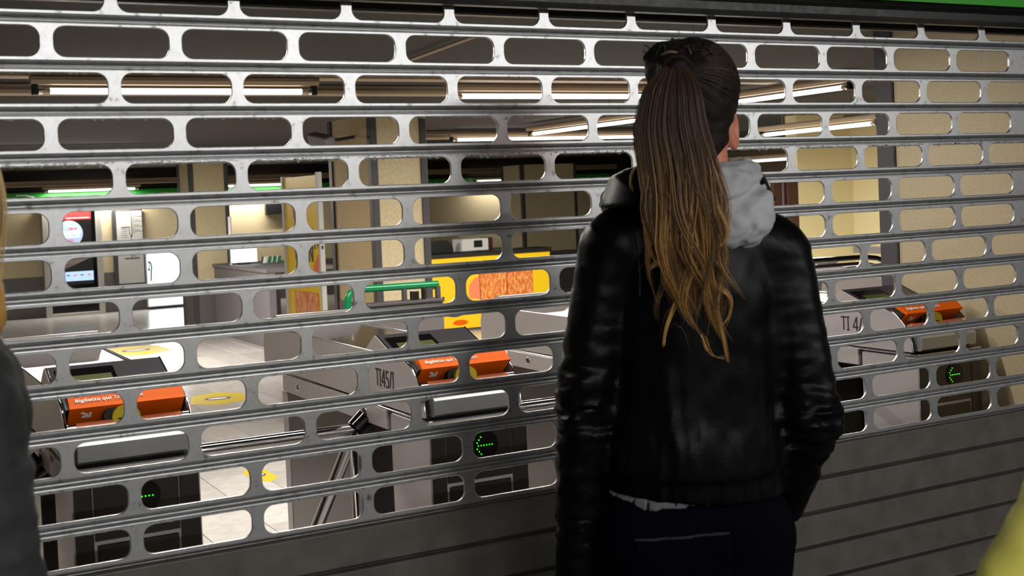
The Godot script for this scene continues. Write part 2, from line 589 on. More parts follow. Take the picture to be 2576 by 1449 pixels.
func dust_mesh(holes: Array, deep: float) -> ArrayMesh:
	# lint hanging from the upper rims of the holes, with a ragged lower edge
	var s := Shape.new()
	for hx in holes:
		var k := 46
		var prev := 0.0
		var px := -0.083
		for i in k:
			var nx := -0.083 + 0.166 * (i + 1) / k
			var d := absf(rng.randfn(0.0, 1.0)) * 0.4 + (2.2 if rng.randf() < 0.06 else 0.5)
			d = minf(d, 3.2) * deep
			var y := 0.0266
			s.q4(Vector3(hx + px, y - prev, -0.0015), Vector3(hx + nx, y - d, -0.0015), Vector3(hx + nx, y, -0.0006), Vector3(hx + px, y, -0.0006))
			s.q4(Vector3(hx + px, y, -0.0036), Vector3(hx + nx, y, -0.0036), Vector3(hx + nx, y - d, -0.0015), Vector3(hx + px, y - prev, -0.0015))
			prev = d
			px = nx
		if rng.randf() < 0.8:
			px = -0.08
			prev = 0.0
			for i in k:
				var nx := -0.08 + 0.16 * (i + 1) / k
				var d := rng.randf() * 0.0007 * deep / 0.001
				s.q4(Vector3(hx + px, -0.0266, -0.002), Vector3(hx + nx, -0.0266, -0.002), Vector3(hx + nx, -0.0266 + d, -0.002), Vector3(hx + px, -0.0266 + prev, -0.002))
				prev = d
				px = nx
	return s.mesh()

func grime_mesh(holes: Array, dense: float) -> ArrayMesh:
	# ragged black flecks stuck along the upper edge of a slat
	var s := Shape.new()
	for hx in holes:
		for i in int(95 * dense):
			var x: float = hx + rng.randf_range(-0.1, 0.1)
			var y := 0.0277 + rng.randf() * rng.randf() * 0.0045
			var l := rng.randf_range(0.0008, 0.0055)
			var t := rng.randf_range(0.0003, 0.0011)
			var lean := rng.randfn(0.0, 0.0006)
			s.q4(Vector3(x, y, 0.0003), Vector3(x + l, y + lean, 0.0003), Vector3(x + l * 0.8, y + t + lean, 0.0006), Vector3(x + l * 0.15, y + t * 0.7, 0.0006))
	return s.mesh()

func build_shutter() -> void:
	var t := thing("roller_shutter", "closed aluminium roller shutter with staggered oblong holes and solid lower slats", "shutter", Vector3(0, 0, 0))
	var x0 := -1.4
	var x1 := 2.70
	var a_holes := []
	var b_holes := []
	for i in range(-6, 12):
		a_holes.append((i + 0.5) * HOLE)
		if i < 11:
			b_holes.append((i + 1.0) * HOLE)
	var am := slat_mesh(x0, x1, a_holes)
	var bm := slat_mesh(x0, x1, b_holes)
	var sm := slat_mesh(x0, x1, [])
	for r in range(-1, 23):
		var a_row := r in [0, 2, 4, 7, 9, 11, 12]
		var mesh := sm if r > 12 else (am if a_row else bm)
		var o := put("slat", mesh, M.slat_solid if r > 12 else M.aluminium, t, Vector3(0, ROW0 - PITCH * r, 0))
		var deep := {1: 0.0006, 2: 0.0013, 3: 0.0015, 4: 0.0021, 12: 0.0006, 11: 0.0004, 9: 0.0003}.get(r, 0.0) as float
		if deep > 0.0:
			var d := put("dust_fringe", dust_mesh(a_holes if a_row else b_holes, deep), M.dust, o)
			d.set_meta("kind", "stuff")
		if r in [4, 9, 11] or r == 12:
			var gm := put("grime_flecks", grime_mesh(a_holes, 1.0 if r == 4 else 0.35), M.grime, o)
			gm.set_meta("kind", "stuff")
	var yb := ROW0 - PITCH * 22 - 0.0416
	boxpart("bottom_rail", Vector3(x0, 0.0, -0.014), Vector3(x1, yb + 0.002, 0.008), M.aluminium, t, 0.002)
	boxpart("guide_rail", Vector3(x1 - 0.03, 0.0, -0.03), Vector3(x1 + 0.05, 1.84, 0.025), M.aluminium, t, 0.002)
	boxpart("guide_rail", Vector3(x0 - 0.05, 0.0, -0.03), Vector3(x0 + 0.03, 1.84, 0.025), M.aluminium, t, 0.002)
	# the casing that the slats roll up into
	var c := thing("shutter_casing", "black painted casing that the roller shutter runs up into", "casing")
	var s := Shape.new()
	s.prism_x(PackedVector2Array([Vector2(0.012, 1.846), Vector2(0.020, 1.842), Vector2(0.034, 1.843), Vector2(0.050, 1.850), Vector2(0.056, 1.852), Vector2(0.056, 1.869), Vector2(0.051, 1.871), Vector2(0.050, 1.874), Vector2(0.060, 1.876), Vector2(0.066, 1.880), Vector2(0.064, 1.886), Vector2(0.051, 1.888), Vector2(0.051, 1.938), Vector2(0.012, 1.938)]), -1.44, 2.74)
	part("front_profile", s, M.black_paint, c)
	s = Shape.new()
	s.prism_x(PackedVector2Array([Vector2(-0.10, 1.850), Vector2(-0.104, 1.846), Vector2(-0.125, 1.846), Vector2(-0.13, 1.85), Vector2(-0.13, 2.095), Vector2(-0.10, 2.095)]), -1.44, 2.74)
	part("rear_profile", s, M.black_paint, c)
	var gp := boxpart("green_sign_band", Vector3(-1.44, 1.939, 0.051), Vector3(2.74, 2.25, 0.058), M.green_enamel, null, 0.003)
	tag(gp, "bright green enamel sign band above the black shutter casing", "sign")
	gp = boxpart("green_sign_lip", Vector3(-1.44, 1.889, 0.0585), Vector3(2.74, 2.25, 0.068), M.green_enamel, gp, 0.001)

# ---------------------------------------------------------------- rooms
func build_rooms() -> void:
	var s := Shape.new()
	# hall behind the shutter
	structbox("ceiling", Vector3(-3.0, HALL_TOP, -16.8), Vector3(14.0, HALL_TOP + 0.15, -0.13), M.soffit)
	structbox("wall_far", Vector3(-3.0, 0.585, WALLZ - 0.15), Vector3(14.0, 1.70, WALLZ), M.beige_wall)
	structbox("trim_1", Vector3(-3.0, 0.0, WALLZ - 0.15), Vector3(14.0, 0.585, WALLZ + 0.006), M.grey_wainscot)
	structbox("wall_upper", Vector3(-3.0, 1.70, WALLZ - 0.15), Vector3(14.0, HALL_TOP, WALLZ - 0.002), M.soffit)
	structbox("wall_left", Vector3(-3.15, 0.0, -16.8), Vector3(-3.0, HALL_TOP, -0.13), M.beige_wall)
	structbox("wall_right", Vector3(14.0, 0.0, -16.8), Vector3(14.15, HALL_TOP, -0.13), M.beige_wall)
	# wall that holds the shutter
	structbox("wall_front", Vector3(2.75, 0.0, -0.13), Vector3(14.15, HALL_TOP + 0.15, 0.05), M.lobby_wall)
	structbox("wall_front_left", Vector3(-3.15, 0.0, -0.13), Vector3(-1.45, HALL_TOP + 0.15, 0.05), M.lobby_wall)
	structbox("wall_header", Vector3(-1.45, 1.94, -0.09), Vector3(2.75, HALL_TOP + 0.15, 0.05), M.lobby_wall)
	structbox("wall_lobby_header", Vector3(-4.15, HALL_TOP + 0.15, -0.13), Vector3(8.15, 2.75, 0.05), M.lobby_wall)
	# lobby on the photographer's side
	structbox("floor_lobby", Vector3(-4.15, -0.08, 0.0), Vector3(8.15, 0.0, 7.1), M.lobby_floor)
	structbox("ceiling_lobby", Vector3(-4.15, 2.6, 0.05), Vector3(8.15, 2.75, 7.1), M.lobby_ceiling)
	structbox("wall_lobby_left", Vector3(-4.15, 0.0, 0.05), Vector3(-4.0, 2.6, 7.1), M.lobby_wall)
	structbox("wall_lobby_right", Vector3(8.0, 0.0, 0.05), Vector3(8.15, 2.6, 7.1), M.lobby_wall)
	structbox("wall_lobby_back", Vector3(-4.0, 0.0, 7.0), Vector3(8.0, 2.6, 7.15), M.lobby_wall)
	structbox("trim_2", Vector3(-4.0, 0.0, 6.97), Vector3(8.0, 1.25, 7.0), M.lobby_wainscot)
	structbox("trim_3", Vector3(7.97, 0.0, 0.05), Vector3(8.0, 1.25, 6.97), M.lobby_wainscot)
	structbox("trim_4", Vector3(-4.0, 0.0, 0.05), Vector3(-3.97, 1.25, 6.97), M.lobby_wainscot)
	structbox("wall_lobby_front_left", Vector3(-4.15, 0.0, -0.13), Vector3(-3.15, HALL_TOP + 0.15, 0.05), M.lobby_wall)
	# tiled hall floor: each tile is a slab in a dark bed
	var bed := structbox("floor", Vector3(-3.0, -0.08, -16.8), Vector3(14.0, -0.004, 0.0), M.joint)
	var tw := 0.2914
	var tl := 1.106
	var box := Shape.new()
	box.box(Vector3(-tw / 2 + 0.0016, -0.008, -tl / 2 + 0.0016), Vector3(tw / 2 - 0.0016, 0.0, tl / 2 - 0.0016), 0.0012)
	var mesh := box.mesh()
	var rest := Shape.new()
	var cand := []
	var cam := Vector3(-0.212, 1.46, 2.229)
	for j in range(-2, 16):
		for i in range(-14, 44):
			var p := Vector3(1.146 + tw * (i + 0.5), 0, -3.288 - tl * (j - 0.5))
			if p.z < -16.8 or p.z > -0.2:
				continue
			var d := p - cam
			var ang := rad_to_deg(atan2(d.x, -d.z))
			cand.append([d.length() if ang > 2.0 and ang < 54.0 else 100.0 + d.length(), p, (i * 7 + j * 3 + i * j) % 3])
	cand.sort_custom(func(a, b): return a[0] < b[0])
	for k in cand.size():
		var c: Array = cand[k]
		if k < 290:
			put("tile", mesh, M["tile_%d" % absi(c[2])], bed, c[1])
		else:
			rest.box(c[1] + Vector3(-tw / 2 + 0.0016, -0.008, -tl / 2 + 0.0016), c[1] + Vector3(tw / 2 - 0.0016, 0.0, tl / 2 - 0.0016))
	var r := part("farther_tiles", rest, M.tile_0, bed)
	r.set_meta("kind", "stuff")

# ---------------------------------------------------------------- turnstiles
func plate_profile() -> PackedVector2Array:
	return PackedVector2Array([Vector2(-1.372, 0.905), Vector2(-1.374, 0.985), Vector2(-1.366, 1.012), Vector2(-1.345, 1.034), Vector2(-1.31, 1.045), Vector2(-0.20, 1.045), Vector2(-0.145, 1.040), Vector2(-0.10, 1.024), Vector2(-0.068, 1.0), Vector2(-0.045, 0.968), Vector2(-0.032, 0.935), Vector2(-0.028, 0.905)])

func turnstile(x: float, label: String, marking: String, arms := true) -> Node3D:
	var t := thing("turnstile", label, "turnstile", Vector3(x, 0, TFRONT), "turnstiles in a row behind the shutter")
	var w := TW
	var s: Shape
	for side in 2:
		s = Shape.new()
		s.prism_x(plate_profile(), 0.0 if side == 0 else w - 0.006, 0.006 if side == 0 else w)
		part("side_plate", s, M.steel, t)
		# bright rolled edge along the top of the plate
		s = Shape.new()
		var path := PackedVector3Array()
		for p in plate_profile():
			path.append(Vector3(0.003 if side == 0 else w - 0.003, p.y, p.x))
		s.tube(path, [0.0028], 8)
		part("plate_edge", s, M.chrome, t)
	boxpart("top_plate", Vector3(0.006, 1.030, -1.30), Vector3(w - 0.006, 1.042, -0.20), M.steel_mirror, t)
	boxpart("housing_core", Vector3(0.008, 0.912, -1.36), Vector3(w - 0.008, 1.030, -0.115), M.steel_dark, t)
	# sloping display heads, one at either end
	for e in 2:
		var f := func(z: float) -> float: return z if e == 0 else -1.572 - z
		s = Shape.new()
		s.prism_x(PackedVector2Array([Vector2(f.call(-0.425), 1.042), Vector2(f.call(-0.352), 1.089), Vector2(f.call(-0.344), 1.090), Vector2(f.call(-0.225), 1.046), Vector2(f.call(-0.222), 1.042)]), 0.002, w - 0.002)
		var head := part("display_head", s, M.steel, t)
		s = Shape.new()
		var za: float = f.call(-0.341)
		var zb: float = f.call(-0.226)
		var up := Vector3(0, 0.0019, 0.0007 if e == 0 else -0.0007)
		var a := Vector3(0.006, 1.0465, zb) + up
		var b := Vector3(w - 0.006, 1.0465, zb) + up
		var c := Vector3(w - 0.006, 1.089, za) + up
		var d := Vector3(0.006, 1.089, za) + up
		if e == 0:
			s.q4(a, b, c, d)
		else:
			s.q4(b, a, d, c)
		part("head_face", s, M.head_face, head)
		var mix := func(u: float, v: float, lift: float) -> Vector3:
			var nrm := (b - a).cross(d - a).normalized()
			return a.lerp(b, u).lerp(d.lerp(c, u), v) + (nrm if e == 0 else -nrm) * lift
		s = Shape.new()
		s.q4(mix.call(0.05, 0.12, 0.0012), mix.call(0.56, 0.12, 0.0012), mix.call(0.56, 0.82, 0.0012), mix.call(0.05, 0.82, 0.0012))
		part("display_window", s, M.black_gloss, head)
		s = Shape.new()
		s.q4(mix.call(0.12, 0.26, 0.002), mix.call(0.52, 0.26, 0.002), mix.call(0.52, 0.5, 0.002), mix.call(0.12, 0.5, 0.002))
		part("display_screen", s, M.lcd, head)
		for k in 2:
			s = Shape.new()
			s.tube(PackedVector3Array([mix.call(k * 1.0, 0.0, 0.0), mix.call(k * 1.0, 1.0, 0.0)]), [0.0022], 6)
			part("head_edge", s, M.chrome, head)
	# orange ticket panel, folded, between the plates
	s = Shape.new()
	s.prism_x(PackedVector2Array([Vector2(-0.125, 1.060), Vector2(-0.100, 1.060), Vector2(-0.062, 1.030), Vector2(-0.057, 1.026), Vector2(-0.104, 0.985), Vector2(-0.125, 0.985)]), 0.014, w - 0.014)
	var o := part("ticket_panel", s, M.orange, t)
	s = Shape.new()
	s.prism_x(PackedVector2Array([Vector2(-0.126, 1.050), Vector2(-0.066, 1.024), Vector2(-0.112, 0.985), Vector2(-0.126, 0.985)]), 0.007, w - 0.007)
	part("panel_back", s, M.black_plastic, o)
	var n1 := Vector3(0, 0.038, 0.030).normalized()
	var tilt := -atan2(0.038, 0.030)
	text(o, "Biglietto qui", 0.0135, Vector3(0.028, 1.0395, -0.074) + n1 * 0.0008, M.white_print, Vector3(tilt, 0, 0), true)
	text(o, "Ticket here", 0.0135, Vector3(0.112, 1.0395, -0.074) + n1 * 0.0008, M.white_print, Vector3(tilt, 0, 0), false)
	# arrow pointing down to the reader
	s = Shape.new()
	s.prism_z(PackedVector2Array([Vector2(-0.014, 0.009), Vector2(-0.009, 0.013), Vector2(0.006, 0.0), Vector2(0.006, 0.008), Vector2(0.012, 0.008), Vector2(0.012, -0.011), Vector2(-0.010, -0.011), Vector2(-0.010, -0.005), Vector2(0.0, -0.005)]), 0.0, 0.001)
	var ar := part("arrow_mark", s, M.white_print, o)
	ar.position = Vector3(0.052, 1.007, -0.0775)
	ar.rotation.x = atan2(0.047, 0.041)
	ar.scale = Vector3.ONE * 0.95
	# round yellow ticket reader with a black slot
	s = Shape.new()
	s.prism_z(ellipse(0.128, 1.001, 0.040, 0.028), -0.10, -0.066)
	part("reader_shroud", s, M.black_plastic, o)
	s = Shape.new()
	s.prism_z(ellipse(0.135, 0.997, 0.031, 0.026), -0.10, -0.052)
	var rd := part("ticket_reader", s, M.yellow_reader, o)
	boxpart("ticket_slot", Vector3(0.116, 0.992, -0.056), Vector3(0.150, 0.9955, -0.0512), M.black_gloss, rd)
	s = Shape.new()
	s.cyl(Vector3(0.006, 0.984, -0.06), Vector3(w - 0.006, 0.984, -0.06), 0.0085, 14)
	part("chrome_lip", s, M.chrome, t)
	s = Shape.new()
	s.cyl(Vector3(0.026, 0.9845, -0.0595), Vector3(w - 0.024, 0.9845, -0.0595), 0.0087, 14)
	part("orange_lip", s, M.orange_lip, t)
	# silver slab and bright rim
	s = Shape.new()
	s.prism_x(PackedVector2Array([Vector2(-0.06, 0.975), Vector2(-0.012, 0.958), Vector2(-0.002, 0.950), Vector2(-0.004, 0.914), Vector2(-0.012, 0.908), Vector2(-0.06, 0.908)]), 0.018, w - 0.018)
	part("front_slab", s, M.steel_slab, t)
	boxpart("front_backing", Vector3(0.004, 0.89, -0.24), Vector3(w - 0.004, 0.975, -0.06), M.black_plastic, t)
	s = Shape.new()
	s.prism_x(PackedVector2Array([Vector2(-0.06, 0.900), Vector2(-0.004, 0.900), Vector2(0.0, 0.897), Vector2(-0.004, 0.890), Vector2(-0.06, 0.890)]), 0.0, w)
	part("front_rim", s, M.chrome, t)
	# pedestals
	var ped := boxpart("front_pedestal", Vector3(0.0, 0.0, -0.253), Vector3(w, 0.889, -0.004), M.steel, t, 0.003)
	boxpart("front_panel", Vector3(0.004, 0.03, -0.005), Vector3(0.043, 0.886, 0.0), M.steel_dark, ped, 0.001)
	boxpart("front_panel", Vector3(0.0455, 0.736, -0.005), Vector3(0.232, 0.886, 0.0), M.steel_dark, ped, 0.001)
	boxpart("front_panel", Vector3(0.2345, 0.03, -0.005), Vector3(w - 0.004, 0.886, 0.0), M.steel_dark, ped, 0.001)
	boxpart("drawer", Vector3(0.050, 0.40, -0.008), Vector3(0.229, 0.727, -0.0015), M.steel_dark, ped, 0.002)
	boxpart("front_panel", Vector3(0.0455, 0.03, -0.005), Vector3(0.232, 0.39, 0.0), M.steel_dark, ped, 0.001)
	boxpart("rear_pedestal", Vector3(0.0, 0.0, -1.182), Vector3(w, 0.842, -0.51), M.steel_dark, t, 0.004)
	boxpart("corner_post", Vector3(-0.002, 0.0, -1.184), Vector3(0.012, 0.842, -1.13), M.steel, t, 0.003)
	# mechanism box under the housing, with two locks
	var mb := boxpart("mechanism_box", Vector3(-0.006, 0.842, -1.159), Vector3(w - 0.01, 0.897, -0.263), M.steel, t, 0.002)
	s = Shape.new()
	s.tube(PackedVector3Array([Vector3(-0.004, 0.899, -1.25), Vector3(-0.004, 0.899, -0.03)]), [0.003], 6)
	part("plate_edge", s, M.chrome, t)
	for z in [-1.003, -0.424]:
		s = Shape.new()
		var ring := PackedVector3Array()
		for k in 15:
			ring.append(Vector3(-0.007, 0.872 + 0.011 * sin(TAU * k / 14), z + 0.015 * cos(TAU * k / 14)))
		s.tube(ring, [0.0016], 6)
		var lk := part("lock", s, M.chrome, mb)
		s = Shape.new()
		s.cyl(Vector3(-0.006, 0.872, z), Vector3(-0.0078, 0.872, z), 0.009, 14)
		part("lock_barrel", s, M.steel_dark, lk)
	# round LED display with a green arrow
	s = Shape.new()
	s.prism_z(ellipse(0.155, 0.822, 0.036, 0.036, 32), -0.004, 0.004)
	var disc := part("arrow_display", s, M.black_gloss, ped)
	var leds := [Vector2(-0.022, 0), Vector2(-0.014, 0), Vector2(-0.006, 0), Vector2(0.002, 0), Vector2(0.010, 0), Vector2(0.018, 0), Vector2(-0.0255, 0.008), Vector2(-0.020, 0.015), Vector2(-0.0145, 0.022), Vector2(-0.0255, -0.008), Vector2(-0.020, -0.015), Vector2(-0.0145, -0.022)]
	for p in leds:
		s = Shape.new()
		s.prism_z(ellipse(0.155 + p.x, 0.822 + p.y, 0.0017, 0.0017, 8), 0.004, 0.0052)
		part("led", s, M.led, disc)
	# tripod
	var hub := Vector3(-0.035, 0.822, -0.43)
	s = Shape.new()
	s.tube(PackedVector3Array([Vector3(0.0, 0.848, -0.43), hub]), [0.034, 0.03], 16)
	part("tripod_hub", s, M.black_gloss, t)
	for k in (3 if arms else 0):
		var dir: Vector3 = [Vector3(-1, 0, 0), Vector3(-0.18, -0.85, 0.49), Vector3(-0.18, -0.85, -0.49)][k]
		s = Shape.new()
		var ln := 0.52
		s.tube(PackedVector3Array([hub, hub + dir * (ln - 0.012), hub + dir * (ln - 0.003), hub + dir * ln]), [0.0185, 0.0185, 0.014, 0.005], 16)
		part("tripod_arm", s, M.chrome, t)
	if marking:
		text(t, marking, 0.066, Vector3(-0.0006, 0.978, -0.345), M.black_print, Vector3(0, -PI / 2, 0), false, 0.001, "marking", 0.75)
	return t

func build_turnstiles() -> void:
	var x := 0.200
	var step := 0.8625
	turnstile(x, "steel tripod turnstile with an orange ticket panel, behind the shutter beside the blond person", "")
	turnstile(x + step, "steel tripod turnstile marked TI45/I on its side, with an orange ticket panel", "TI45/I")
	turnstile(x + 2 * step - 0.01, "steel tripod turnstile half hidden behind the woman in the leather jacket", "")
	turnstile(x + 3 * step - 0.012, "steel tripod turnstile close against the beige pier, with an orange ticket panel", "TI 4/II")
	turnstile(x + 4 * step - 0.015, "steel turnstile beyond the beige pier, only its rounded end in view", "", false)

# ---------------------------------------------------------------- hall: columns, walls, furniture
func cracker_texture() -> ImageTexture:
	# flat print: baked cracker with browned stripes and pricked holes
	var w := 256
	var h := 128
	var im := Image.create(w, h, false, Image.FORMAT_RGB8)
	var n := FastNoiseLite.new()
	n.seed = 77
	n.frequency = 0.06
	for y in h:
		for x in w:
			var a := n.get_noise_2d(x * 1.6, y * 0.5)
			var b := n.get_noise_2d(x * 4.0 + 500, y * 4.0)
			var base := Color(0.90, 0.66, 0.36).lerp(Color(0.80, 0.32, 0.10), clampf(0.42 + a * 1.3 + b * 0.35, 0, 1))
			if x % 22 < 3 and y % 16 < 4:
				base = base.lerp(Color(0.55, 0.25, 0.10), 0.6)
			if (x % 128) < 5:
				base = Color(0.62, 0.26, 0.10)
			im.set_pixel(x, y, base)
	return ImageTexture.create_from_image(im)

func column(called: String, label: String, lo: Vector3, hi: Vector3, wains: float, post: float) -> void:
	var t := thing(called, label, "column", Vector3.ZERO)
	boxpart("shaft", Vector3(lo.x, wains, lo.z), hi, M.beige_wall, t)
	boxpart("wainscot", Vector3(lo.x - 0.006, 0.0, lo.z - 0.006), Vector3(hi.x + 0.006, wains, hi.z + 0.006), M.grey_wainscot, t)
	for c in [[lo.x, hi.z, 0.7], [hi.x, hi.z, 0.7], [lo.x, lo.z, 0.4]]:
		var x: float = c[0]
		var z: float = c[1]
		boxpart("corner_trim", Vector3(x - 0.014, 0.0, z - post), Vector3(x + post * c[2], hi.y, z + 0.014), M.trim_grey, t, 0.003)

func build_hall() -> void:
	var s: Shape
	column("beige_column", "beige column with dark corner trims beside the green handrail", Vector3(2.977, 0, -6.37), Vector3(3.347, 2.06, -5.6), 0.75, 0.05)
	column("beige_column", "beige column with dark corner trim at the end of the grey ticket counter", Vector3(3.377, 0, -12.72), Vector3(3.789, 2.0, -12.2), 0.62, 0.05)
	column("beige_column", "far beige column beside the yellow counter's end", Vector3(8.80, 0, -14.6), Vector3(9.72, 1.92, -14.0), 0.6, 0.05)
	# pier beside the shutter
	var p := thing("beige_pier", "speckled beige pier standing close behind the shutter's end", "pier")
	boxpart("shaft", Vector3(3.12, 0.0, -1.0), Vector3(3.40, HALL_TOP - 0.002, -0.132), M.pier_paint, p)
	boxpart("corner_trim", Vector3(3.108, 0.0, -1.085), Vector3(3.19, HALL_TOP - 0.002, -1.0), M.trim_grey, p, 0.004)
	# far end: green band
	var gb := boxpart("green_line_band", Vector3(-2.9, 1.700, WALLZ + 0.0), Vector3(12.0, 1.795, WALLZ + 0.05), M.band_green, null, 0.003)
	tag(gb, "green metro line band along the far wall under the tube lamps", "sign")
	s = Shape.new()
	s.prism_z(PackedVector2Array([Vector2(1.98, 1.765), Vector2(2.10, 1.768), Vector2(2.22, 1.735), Vector2(2.24, 1.705), Vector2(2.20, 1.705), Vector2(2.17, 1.735), Vector2(2.09, 1.752), Vector2(1.98, 1.75)]), WALLZ + 0.05, WALLZ + 0.053)
	part("white_swoosh", s, M.white_print, gb)
	gb = boxpart("green_side_band", Vector3(8.95, 0.0, -11.15), Vector3(9.60, 1.75, -11.05), M.band_green, null, 0.003)
	tag(gb, "short green band beside the brown door, under a tube lamp", "sign")
	# screen totem against the far wall
	var z := WALLZ + 0.10
	var t := thing("screen_totem", "tall digital screen in a pale grey frame showing a red heading and VIAGGIO L'ITALIA", "screen", Vector3(0, 0, z))
	boxpart("frame_post", Vector3(2.29, 0.0, -0.09), Vector3(2.375, 1.62, 0.06), M.grey_frame, t, 0.004)
	boxpart("frame_post", Vector3(3.025, 0.0, -0.09), Vector3(3.105, 1.62, 0.06), M.grey_frame, t, 0.004)
	boxpart("frame_foot", Vector3(2.375, 0.0, -0.06), Vector3(3.025, 0.045, 0.05), M.grey_frame, t, 0.004)
	boxpart("cabinet", Vector3(2.376, 0.045, -0.08), Vector3(3.024, 1.62, 0.03), M.black_gloss, t, 0.004)
	var scr := boxpart("screen_picture", Vector3(2.46, 0.45, 0.03), Vector3(2.965, 1.50, 0.034), M.screen_black, t)
	boxpart("screen_heading", Vector3(2.46, 1.385, 0.034), Vector3(2.965, 1.50, 0.036), M.screen_red, scr)
	boxpart("screen_heading_line", Vector3(2.62, 1.405, 0.036), Vector3(2.94, 1.412, 0.0375), M.screen_text, scr)
	boxpart("screen_strip", Vector3(2.46, 0.50, 0.034), Vector3(2.965, 0.635, 0.036), M.screen_strip, scr)
	s = Shape.new()
	s.prism_z(ellipse(2.655, 1.185, 0.19, 0.19, 40), 0.034, 0.036)
	part("screen_disc", s, M.screen_blue, scr)
	text(scr, "VIAGGIO", 0.066, Vector3(2.535, 1.20, 0.0365), M.screen_text, Vector3.ZERO, true)
	text(scr, "L'ITALIA", 0.066, Vector3(2.54, 1.145, 0.0365), M.screen_text, Vector3.ZERO, true)
	text(scr, "2014", 0.05, Vector3(2.65, 1.255, 0.0365), M.screen_red, Vector3.ZERO, true)
	text(scr, "DAL", 0.04, Vector3(2.64, 1.09, 0.0365), M.screen_red, Vector3.ZERO, true)
	for k in 8:
		s = Shape.new()
		s.prism_z(PackedVector2Array([Vector2(2.50, 0.68), Vector2(2.53, 0.66), Vector2(2.55 + 0.06 * k, 0.84), Vector2(2.52 + 0.06 * k, 0.84)]), 0.034, 0.0355)
		part("screen_wheel_spoke", s, M.screen_grey, scr)
	boxpart("screen_red_bar", Vector3(2.475, 0.645, 0.0345), Vector3(2.49, 0.80, 0.036), M.screen_red, scr)
	for k in 5:
		boxpart("screen_icon", Vector3(2.50 + 0.095 * k, 0.575, 0.036), Vector3(2.54 + 0.095 * k, 0.59, 0.037), M.screen_black if k % 2 else M.screen_red, scr)
	# route map board
	t = thing("route_map", "pale route map board with a forked line diagram, beside the bright doorway panel", "map", Vector3(0, 0, WALLZ + 0.02))
	boxpart("board_edge", Vector3(3.275, 0.36, 0.0), Vector3(3.715, 1.50, 0.03), M.trim_grey, t, 0.004)
	var bd := boxpart("board", Vector3(3.335, 0.41, 0.03), Vector3(3.705, 1.475, 0.045), M.paper, t, 0.003)
	boxpart("map_line", Vector3(3.545, 1.10, 0.045), Vector3(3.553, 1.44, 0.047), M.black_print, bd)
	boxpart("map_line", Vector3(3.51, 1.14, 0.045), Vector3(3.517, 1.24, 0.047), M.black_print, bd)
	boxpart("map_line", Vector3(3.40, 1.235, 0.045), Vector3(3.517, 1.243, 0.047), M.black_print, bd)
	boxpart("map_line", Vector3(3.532, 0.78, 0.045), Vector3(3.540, 1.07, 0.047), M.black_print, bd)
	boxpart("map_line", Vector3(3.43, 0.772, 0.045), Vector3(3.65, 0.784, 0.047), M.black_print, bd)
	s = Shape.new()
	s.prism_z(PackedVector2Array([Vector2(3.510, 1.145), Vector2(3.532, 1.105), Vector2(3.532, 1.06), Vector2(3.540, 1.06), Vector2(3.540, 1.105), Vector2(3.553, 1.12), Vector2(3.553, 1.13), Vector2(3.536, 1.115), Vector2(3.518, 1.145)]), 0.045, 0.047)
	part("map_line", s, M.black_print, bd)
	for k in 11:
		boxpart("map_stop", Vector3(3.56, 1.15 + 0.024 * k, 0.045), Vector3(3.60 + 0.055 * ((k * 5) % 3), 1.153 + 0.024 * k, 0.0465), M.black_print, bd)
		if k < 5:
			boxpart("map_stop", Vector3(3.40, 1.09 + 0.03 * k, 0.045), Vector3(3.48 + 0.01 * (k % 2), 1.093 + 0.03 * k, 0.0465), M.black_print, bd)
			boxpart("map_stop", Vector3(3.55, 0.81 + 0.03 * k, 0.045), Vector3(3.61, 0.813 + 0.03 * k, 0.0465), M.black_print, bd)
	# backlit panel in the doorway
	t = thing("light_panel", "brightly backlit white panel reaching the floor of the far wall", "light panel", Vector3(0, 0, WALLZ + 0.02))
	boxpart("panel_case", Vector3(3.72, 0.03, 0.0), Vector3(4.34, 0.90, 0.09), M.trim_light, t, 0.004)
	var lp := boxpart("panel_face", Vector3(3.735, 0.05, 0.09), Vector3(4.325, 0.885, 0.094), M.panel_white, t)
	s = Shape.new()
	s.tube(PackedVector3Array([Vector3(3.785, 0.42, 0.096), Vector3(3.79, 0.55, 0.096), Vector3(3.80, 0.64, 0.096), Vector3(3.785, 0.70, 0.096), Vector3(3.75, 0.715, 0.096)]), [0.011], 8)
	part("outline_drawing", s, M.teal_print, lp)
	s = Shape.new()
	s.tube(PackedVector3Array([Vector3(3.745, 0.60, 0.096), Vector3(3.765, 0.62, 0.096), Vector3(3.768, 0.69, 0.096), Vector3(3.75, 0.70, 0.096)]), [0.007], 8)
	part("outline_drawing", s, M.teal_print, lp)
	boxpart("outline_drawing", Vector3(3.745, 0.575, 0.094), Vector3(3.772, 0.61, 0.099), M.teal_print, lp)
	var al := AreaLight3D.new()
	al.name = "panel_glow"
	al.area_size = Vector2(0.58, 0.82)
	al.light_color = Color(0.86, 0.93, 1.0)
	al.light_energy = 0.5
	al.shadow_enabled = true
	t.add_child(al)
	al.position = Vector3(4.03, 0.47, 0.11)
	al.rotation.y = PI
	# dark sign on the far wall
	tag(boxpart("dark_sign", Vector3(5.60, 1.33, WALLZ), Vector3(6.05, 1.50, WALLZ + 0.08), M.black_plastic, null, 0.004), "small black sign box on the dim far wall behind the totem", "sign")
	# grey ticket counter running away from the shutter
	t = thing("ticket_counter", "grey counter running away from the shutter towards a beige column", "counter", Vector3.ZERO)
	boxpart("front", Vector3(3.581, 0.0, -12.1), Vector3(3.66, 0.775, -10.02), M.counter_grey, t, 0.004)
	boxpart("worktop", Vector3(3.56, 0.775, -12.1), Vector3(4.35, 0.815, -10.02), M.counter_grey, t, 0.006)
	boxpart("end_panel", Vector3(3.66, 0.0, -12.1), Vector3(4.35, 0.775, -12.04), M.counter_grey, t)
